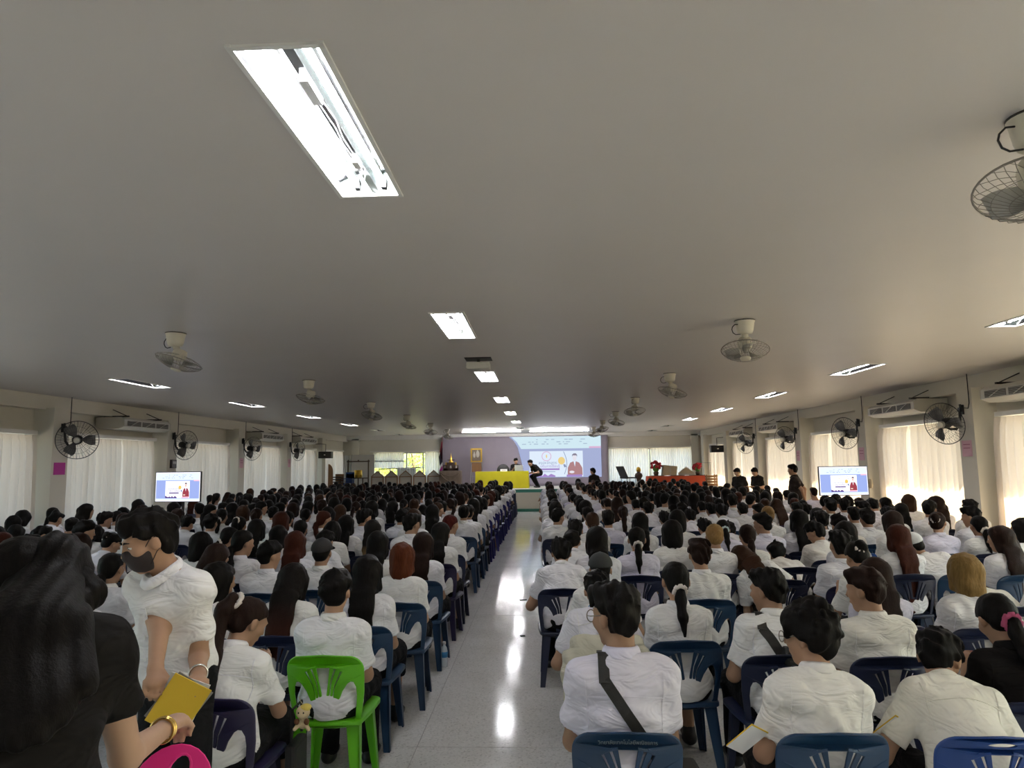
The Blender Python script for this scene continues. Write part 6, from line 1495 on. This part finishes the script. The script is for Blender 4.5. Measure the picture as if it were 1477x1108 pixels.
h5 = at_y(1089, 683, 22.2); staff('man in black with fuller hair reading beside the cropped-haired man', (h5[0]+.02, h5[1]+.1, 0), math.radians(125), dict(lean=8, hp=30, hy=-10, pelvis=(0, 0, .92), legs='stand', arms='phone', W=[(-.09, .26, 1.05), (.09, .26, 1.05)]))
h6 = at_y(1143, 676, 17.0); t6, *_ = staff('man in brown-black shirt standing sideways with hands behind his back by the curtains', (h6[0], h6[1], 0), math.radians(62), dict(lean=2, hp=4, pelvis=(0, 0, .98), legs='stand', arms='back'), 'shirt_brownblack', hair='fade')
t6.scale = (1.03,)*3

# ------------------------------------------------------------------ things worn, carried or left on seats
def who(lab): return next(a[2] for a in seats if a[2].get('label') == lab)
def ribbon(t, k, sh, A, B, w, m, name, parent, n=16, side=-1):
    """strap laid on the shirt: chest-frame (x, z) from A to B, pressed against the surface from behind (side -1) or front"""
    P = []
    for i in range(n+1):
        u = i/n; x = A[0]+(B[0]-A[0])*u; z = A[1]+(B[1]-A[1])*u; o_ = k['T'](x, side*.6, z) if z > .22 else k['TL'](x, side*.6, z); h_ = surf(sh.data, o_, k['C2'] @ A3(0, -side, 0))
        if h_ is not None: P.append(h_[0]+k['C2'] @ A3(0, side*.006, 0))
    top = []
    for y_ in (.07, .04, .01, -.02, -.045, -.065):
        h_ = surf(sh.data, k['T'](A[0], y_, .9), k['C2'] @ A3(0, 0, -1))
        if h_ is not None: top.append(h_[0]+k['C2'] @ A3(0, 0, .004))
    mb = MB(); dn = k['C2'] @ A3(0, 1, 0); P = top+P
    for i_, (a_, b_) in enumerate(zip(P[:-1], P[1:])): mb.bar(a_, b_+(b_-a_)*.12, w, .005, dn if i_ >= len(top)-1 else k['C2'] @ A3(0, .3, 1))
    return mb.obj(name, m, parent), P
def bag_on(spec, label, A, B, w, pouch, psz, m='strap_black'):
    t = spec['obj']; k = sk_of(spec['pose'], spec['fem']); sh = child(t, 'shirt'); g = thing('shoulder_bag', label, 'bag', t.location[:], t.rotation_euler[2]); g.scale = t.scale
    ribbon(t, k, sh, A, B, w, m, 'strap', g)
    p = k['TL'](*pouch); b = MB().box((0, 0, 0), psz).obj('pouch', m, g, loc=tuple(p)); bevel(b, .02, 3); b.rotation_euler = Matrix(k['C'].tolist()).to_euler()
    MB().box(tuple(p+k['C'] @ A3(0, -psz[1]/2-.003, psz[2]*.2)), (psz[0]*.8, .004, .008), k['C']).obj('zipper', 'dark_metal', g)
    return g
bag_on(who('bespectacled student in lavender-white shirt with black diagonal bag strap'), 'black crossbody bag of the student in lavender-white shirt', (-.075, .385), (.175, .02), .042, (.235, .02, -.02), (.10, .2, .16))
bag_on(who('short-haired student with a black sling pack on his back'), 'black sling pack on the back of the student beside the curly-haired one', (-.10, .375), (.02, .20), .055, (.085, -.165, .17), (.20, .09, .26))
bag_on(who('student with black bob and dark crossbody strap'), 'dark crossbody strap bag of the student with black bob', (.07, .385), (-.15, .04), .03, (-.21, .05, 0), (.08, .18, .14))
def glasses(spec, clear=True):
    t = spec['obj']; k = sk_of(spec['pose'], spec['fem']); g = obj('glasses', MB().ring(head_pt(k, -.033, .108, .002), .024, .0022, k['Hm'] @ A3(0, 1, 0), 22, 5).ring(head_pt(k, .033, .108, .002), .024, .0022, k['Hm'] @ A3(0, 1, 0), 22, 5).tube([head_pt(k, -.009, .11, .006), head_pt(k, .009, .11, .006)], .002, 5).tube([head_pt(k, -.057, .105, .006), head_pt(k, -.082, .06, .008), head_pt(k, -.084, -.01, .012)], .002, 5).tube([head_pt(k, .057, .105, .006), head_pt(k, .082, .06, .008), head_pt(k, .084, -.01, .012)], .002, 5).mesh('glasses', 'glasses_metal', True), t)
glasses(who('bespectacled student in lavender-white shirt with black diagonal bag strap')); glasses(who('curly-haired student in warm white shirt with glasses'))
# blue lanyard
sp = who('crop-haired student with blue lanyard and cream jacket over his chair'); k = sk_of(sp['pose'], sp['fem']); MB().tube([k['nb']+k['C2'] @ A3(.076*math.cos(a), .078*math.sin(a)+.004, .028-.06*max(0, math.sin(a))) for a in (2*math.pi*i/20 for i in range(20))], .006, 5, closed=True).obj('lanyard', 'strap_blue', sp['obj'], True)
def seat_of(lab): return next((a[0], a[1], a[2]) for a in seats if a[2].get('label') == lab)
# cream jacket hung over a chair back
x, y, sp = seat_of('crop-haired student with blue lanyard and cream jacket over his chair')
f = mesh_field([(cap((-.17, -.30, .80), (.17, -.30, .80), .050, .050), .02), (cap((-.12, -.335, .62), (.12, -.335, .62), .16, .16, (A3(0, 1, 0), 4.5)), .05), (cap((-.22, -.32, .74), (-.235, -.33, .40), .045, .03), .03), (cap((.22, -.32, .74), (.23, -.33, .42), .045, .03), .03)], .012)
f.warp(fold(9, .006)); V, Q = f.net(); tag(obj('jacket', mesh_from('jacket', V, Q, ['jacket_cream'], True), None, (x, y, 0), (0, 0, sp['rz'])), 'cream jacket hung over the chair back beside the aisle', 'jacket')
# printed name on the chair under the bespectacled student
x, y, sp = seat_of('bespectacled student in lavender-white shirt with black diagonal bag strap')
def on_chair(lab):
    x, y, sp = seat_of(lab); return min((o for o in bpy.data.objects if o.name.startswith('plastic_chair') and not o.parent), key=lambda o: (o.location[0]-x)**2+(o.location[1]-y)**2)
co = on_chair('bespectacled student in lavender-white shirt with black diagonal bag strap'); co['label'] = 'dark blue plastic chair with pale lettering on its top rail'
tm_ = text_mesh('วิทยาลัยเทคโนโลยีพณิชยการ', .026, 'printed_name', 'chair_print', .0004)
n_ = len(tm_.vertices); v = np.empty(n_*3, np.float32); tm_.vertices.foreach_get('co', v); v = v.reshape(-1, 3); 
sc_ = .235/max(.01, v[:, 0].max()-v[:, 0].min()); vx = v[:, 0]*sc_; vz = v[:, 1]*sc_*1.1+.782-.55*vx*vx
nv = bend_back(np.stack([-(-vx), vz, np.zeros(n_)], 1)); nv[:, 1] -= .0095; tm_.vertices.foreach_set('co', nv.astype(np.float32).ravel()); tm_.update(); obj('printed_name', tm_, child(co, 'backrest') or co)
# plush charm and black tote beside the ponytail student
p = at_y(437, 1036, 3.72); x, y, sp = seat_of('student with high brown ponytail bowed to the side on the purple-navy chair')
t = thing('tote_bag', 'black tote bag hanging beside the purple-navy chair', 'bag', (p[0]-.06, p[1]+.08, .22)); bevel(MB().box((0, 0, .10), (.06, .20, .26)).obj('body', 'strap_black', t), .02, 2); MB().tube([(0, -.08, .24), (0, -.07, .40), (0, .07, .40), (0, .08, .24)], .008, 6).obj('handle', 'strap_black', t)
t = thing('plush_charm', 'small cream plush dog charm with brown ears hanging from the tote bag', 'plush toy', tuple(p))
def blob(prims, h, m, name, par):
    f = mesh_field(prims, h, pad=.01); V, Q = f.net(); return obj(name, mesh_from(name, V, Q, [m], True), par)
blob([(ell((0, 0, .03), (.036, .032, .034)), .01), (ell((0, -.026, .022), (.018, .014, .014)), .008), (ell((0, .005, -.025), (.030, .026, .030)), .012), (cap((-.02, -.01, -.03), (-.036, -.02, -.048), .012, .010), .008), (cap((.02, -.01, -.03), (.036, -.02, -.048), .012, .010), .008)], .005, 'plush_cream', 'body', t)
blob([(ell((.012, .004, .052), (.030, .030, .018)), .008)], .005, 'plush_yellow', 'hood', t)
for s in (-1, 1): blob([(ell((s*.026, -.018, -.012), (.014, .012, .016)), .004)], .004, 'plush_brown', 'paw_patch', t); blob([(ell((s*.013, -.033, .036), (.004, .003, .005)), .002)], .0015, 'eye_dark', 'eye', t)
MB().tube([(0, 0, .065), (-.015, 0, .085), (-.03, .02, .10)], .0025, 5).obj('cord', 'cardboard', t)
# white id card hanging by the green chair
p = at_y(543, 977, 4.95); t = thing('id_card', 'white id card with dark print hanging beside the green chair', 'card', tuple(p)); MB().box((0, 0, 0), (.05, .003, .12)).obj('card', 'paper_white', t); MB().box((0, -.002, .02), (.03, .002, .03)).obj('print', 'black_plastic', t); MB().tube([(0, 0, .06), (-.01, .01, .12), (-.05, .03, .16)], .003, 5).obj('cord', 'strap_black', t)
# booklets held by front students
for lab, px, py, Y, m_ in (('yellow booklet on the lap of the student on the royal blue chair', 1283, 1052, 3.25, 'booklet_yellow'), ('yellow booklet beside the curly-haired student', 1078, 1066, 3.05, 'booklet_yellow')):
    p = at_y(px, py, Y); t = thing('booklet', lab, 'booklet', tuple(p), .5); MB().box((0, 0, 0), (.10, .15, .004), rotm(-.9, .5, 0)).obj('cover', m_, t); MB().box((0, .002, -.004), (.098, .148, .003), rotm(-.9, .5, 0)).obj('pages', 'paper_white', t)
# water bottle and bits on the floor
t = thing('water_bottle', 'clear plastic water bottle on the floor beside the aisle chair', 'bottle', (-.955, 6.72, 0))
MB().lathe([(.030, 0), (.033, .01), (.033, .06), (.030, .07), (.033, .08), (.033, .14), (.026, .17), (.013, .19), (.013, .20)], 16).obj('bottle_body', 'water_clear', t, True); MB().lathe([(.016, .20), (.016, .222), (.014, .224)], 14).obj('lid', 'paper_white', t, True); MB().lathe([(.0338, .085), (.0338, .135)], 16).obj('wrapper', 'strap_blue', t, True)
for i, (x, y) in enumerate(((-.30, 9.85), (-.25, 7.84))):
    tag(MB().box((x, y, .006), (.10 if i == 0 else .05, .03, .008), rotm(0, 0, .3)).obj('litter_scrap', 'strap_black'), ('long dark scrap of litter on the aisle floor', 'small dark crumb of litter on the aisle floor')[i], 'litter')
bpy.context.view_layer.update()
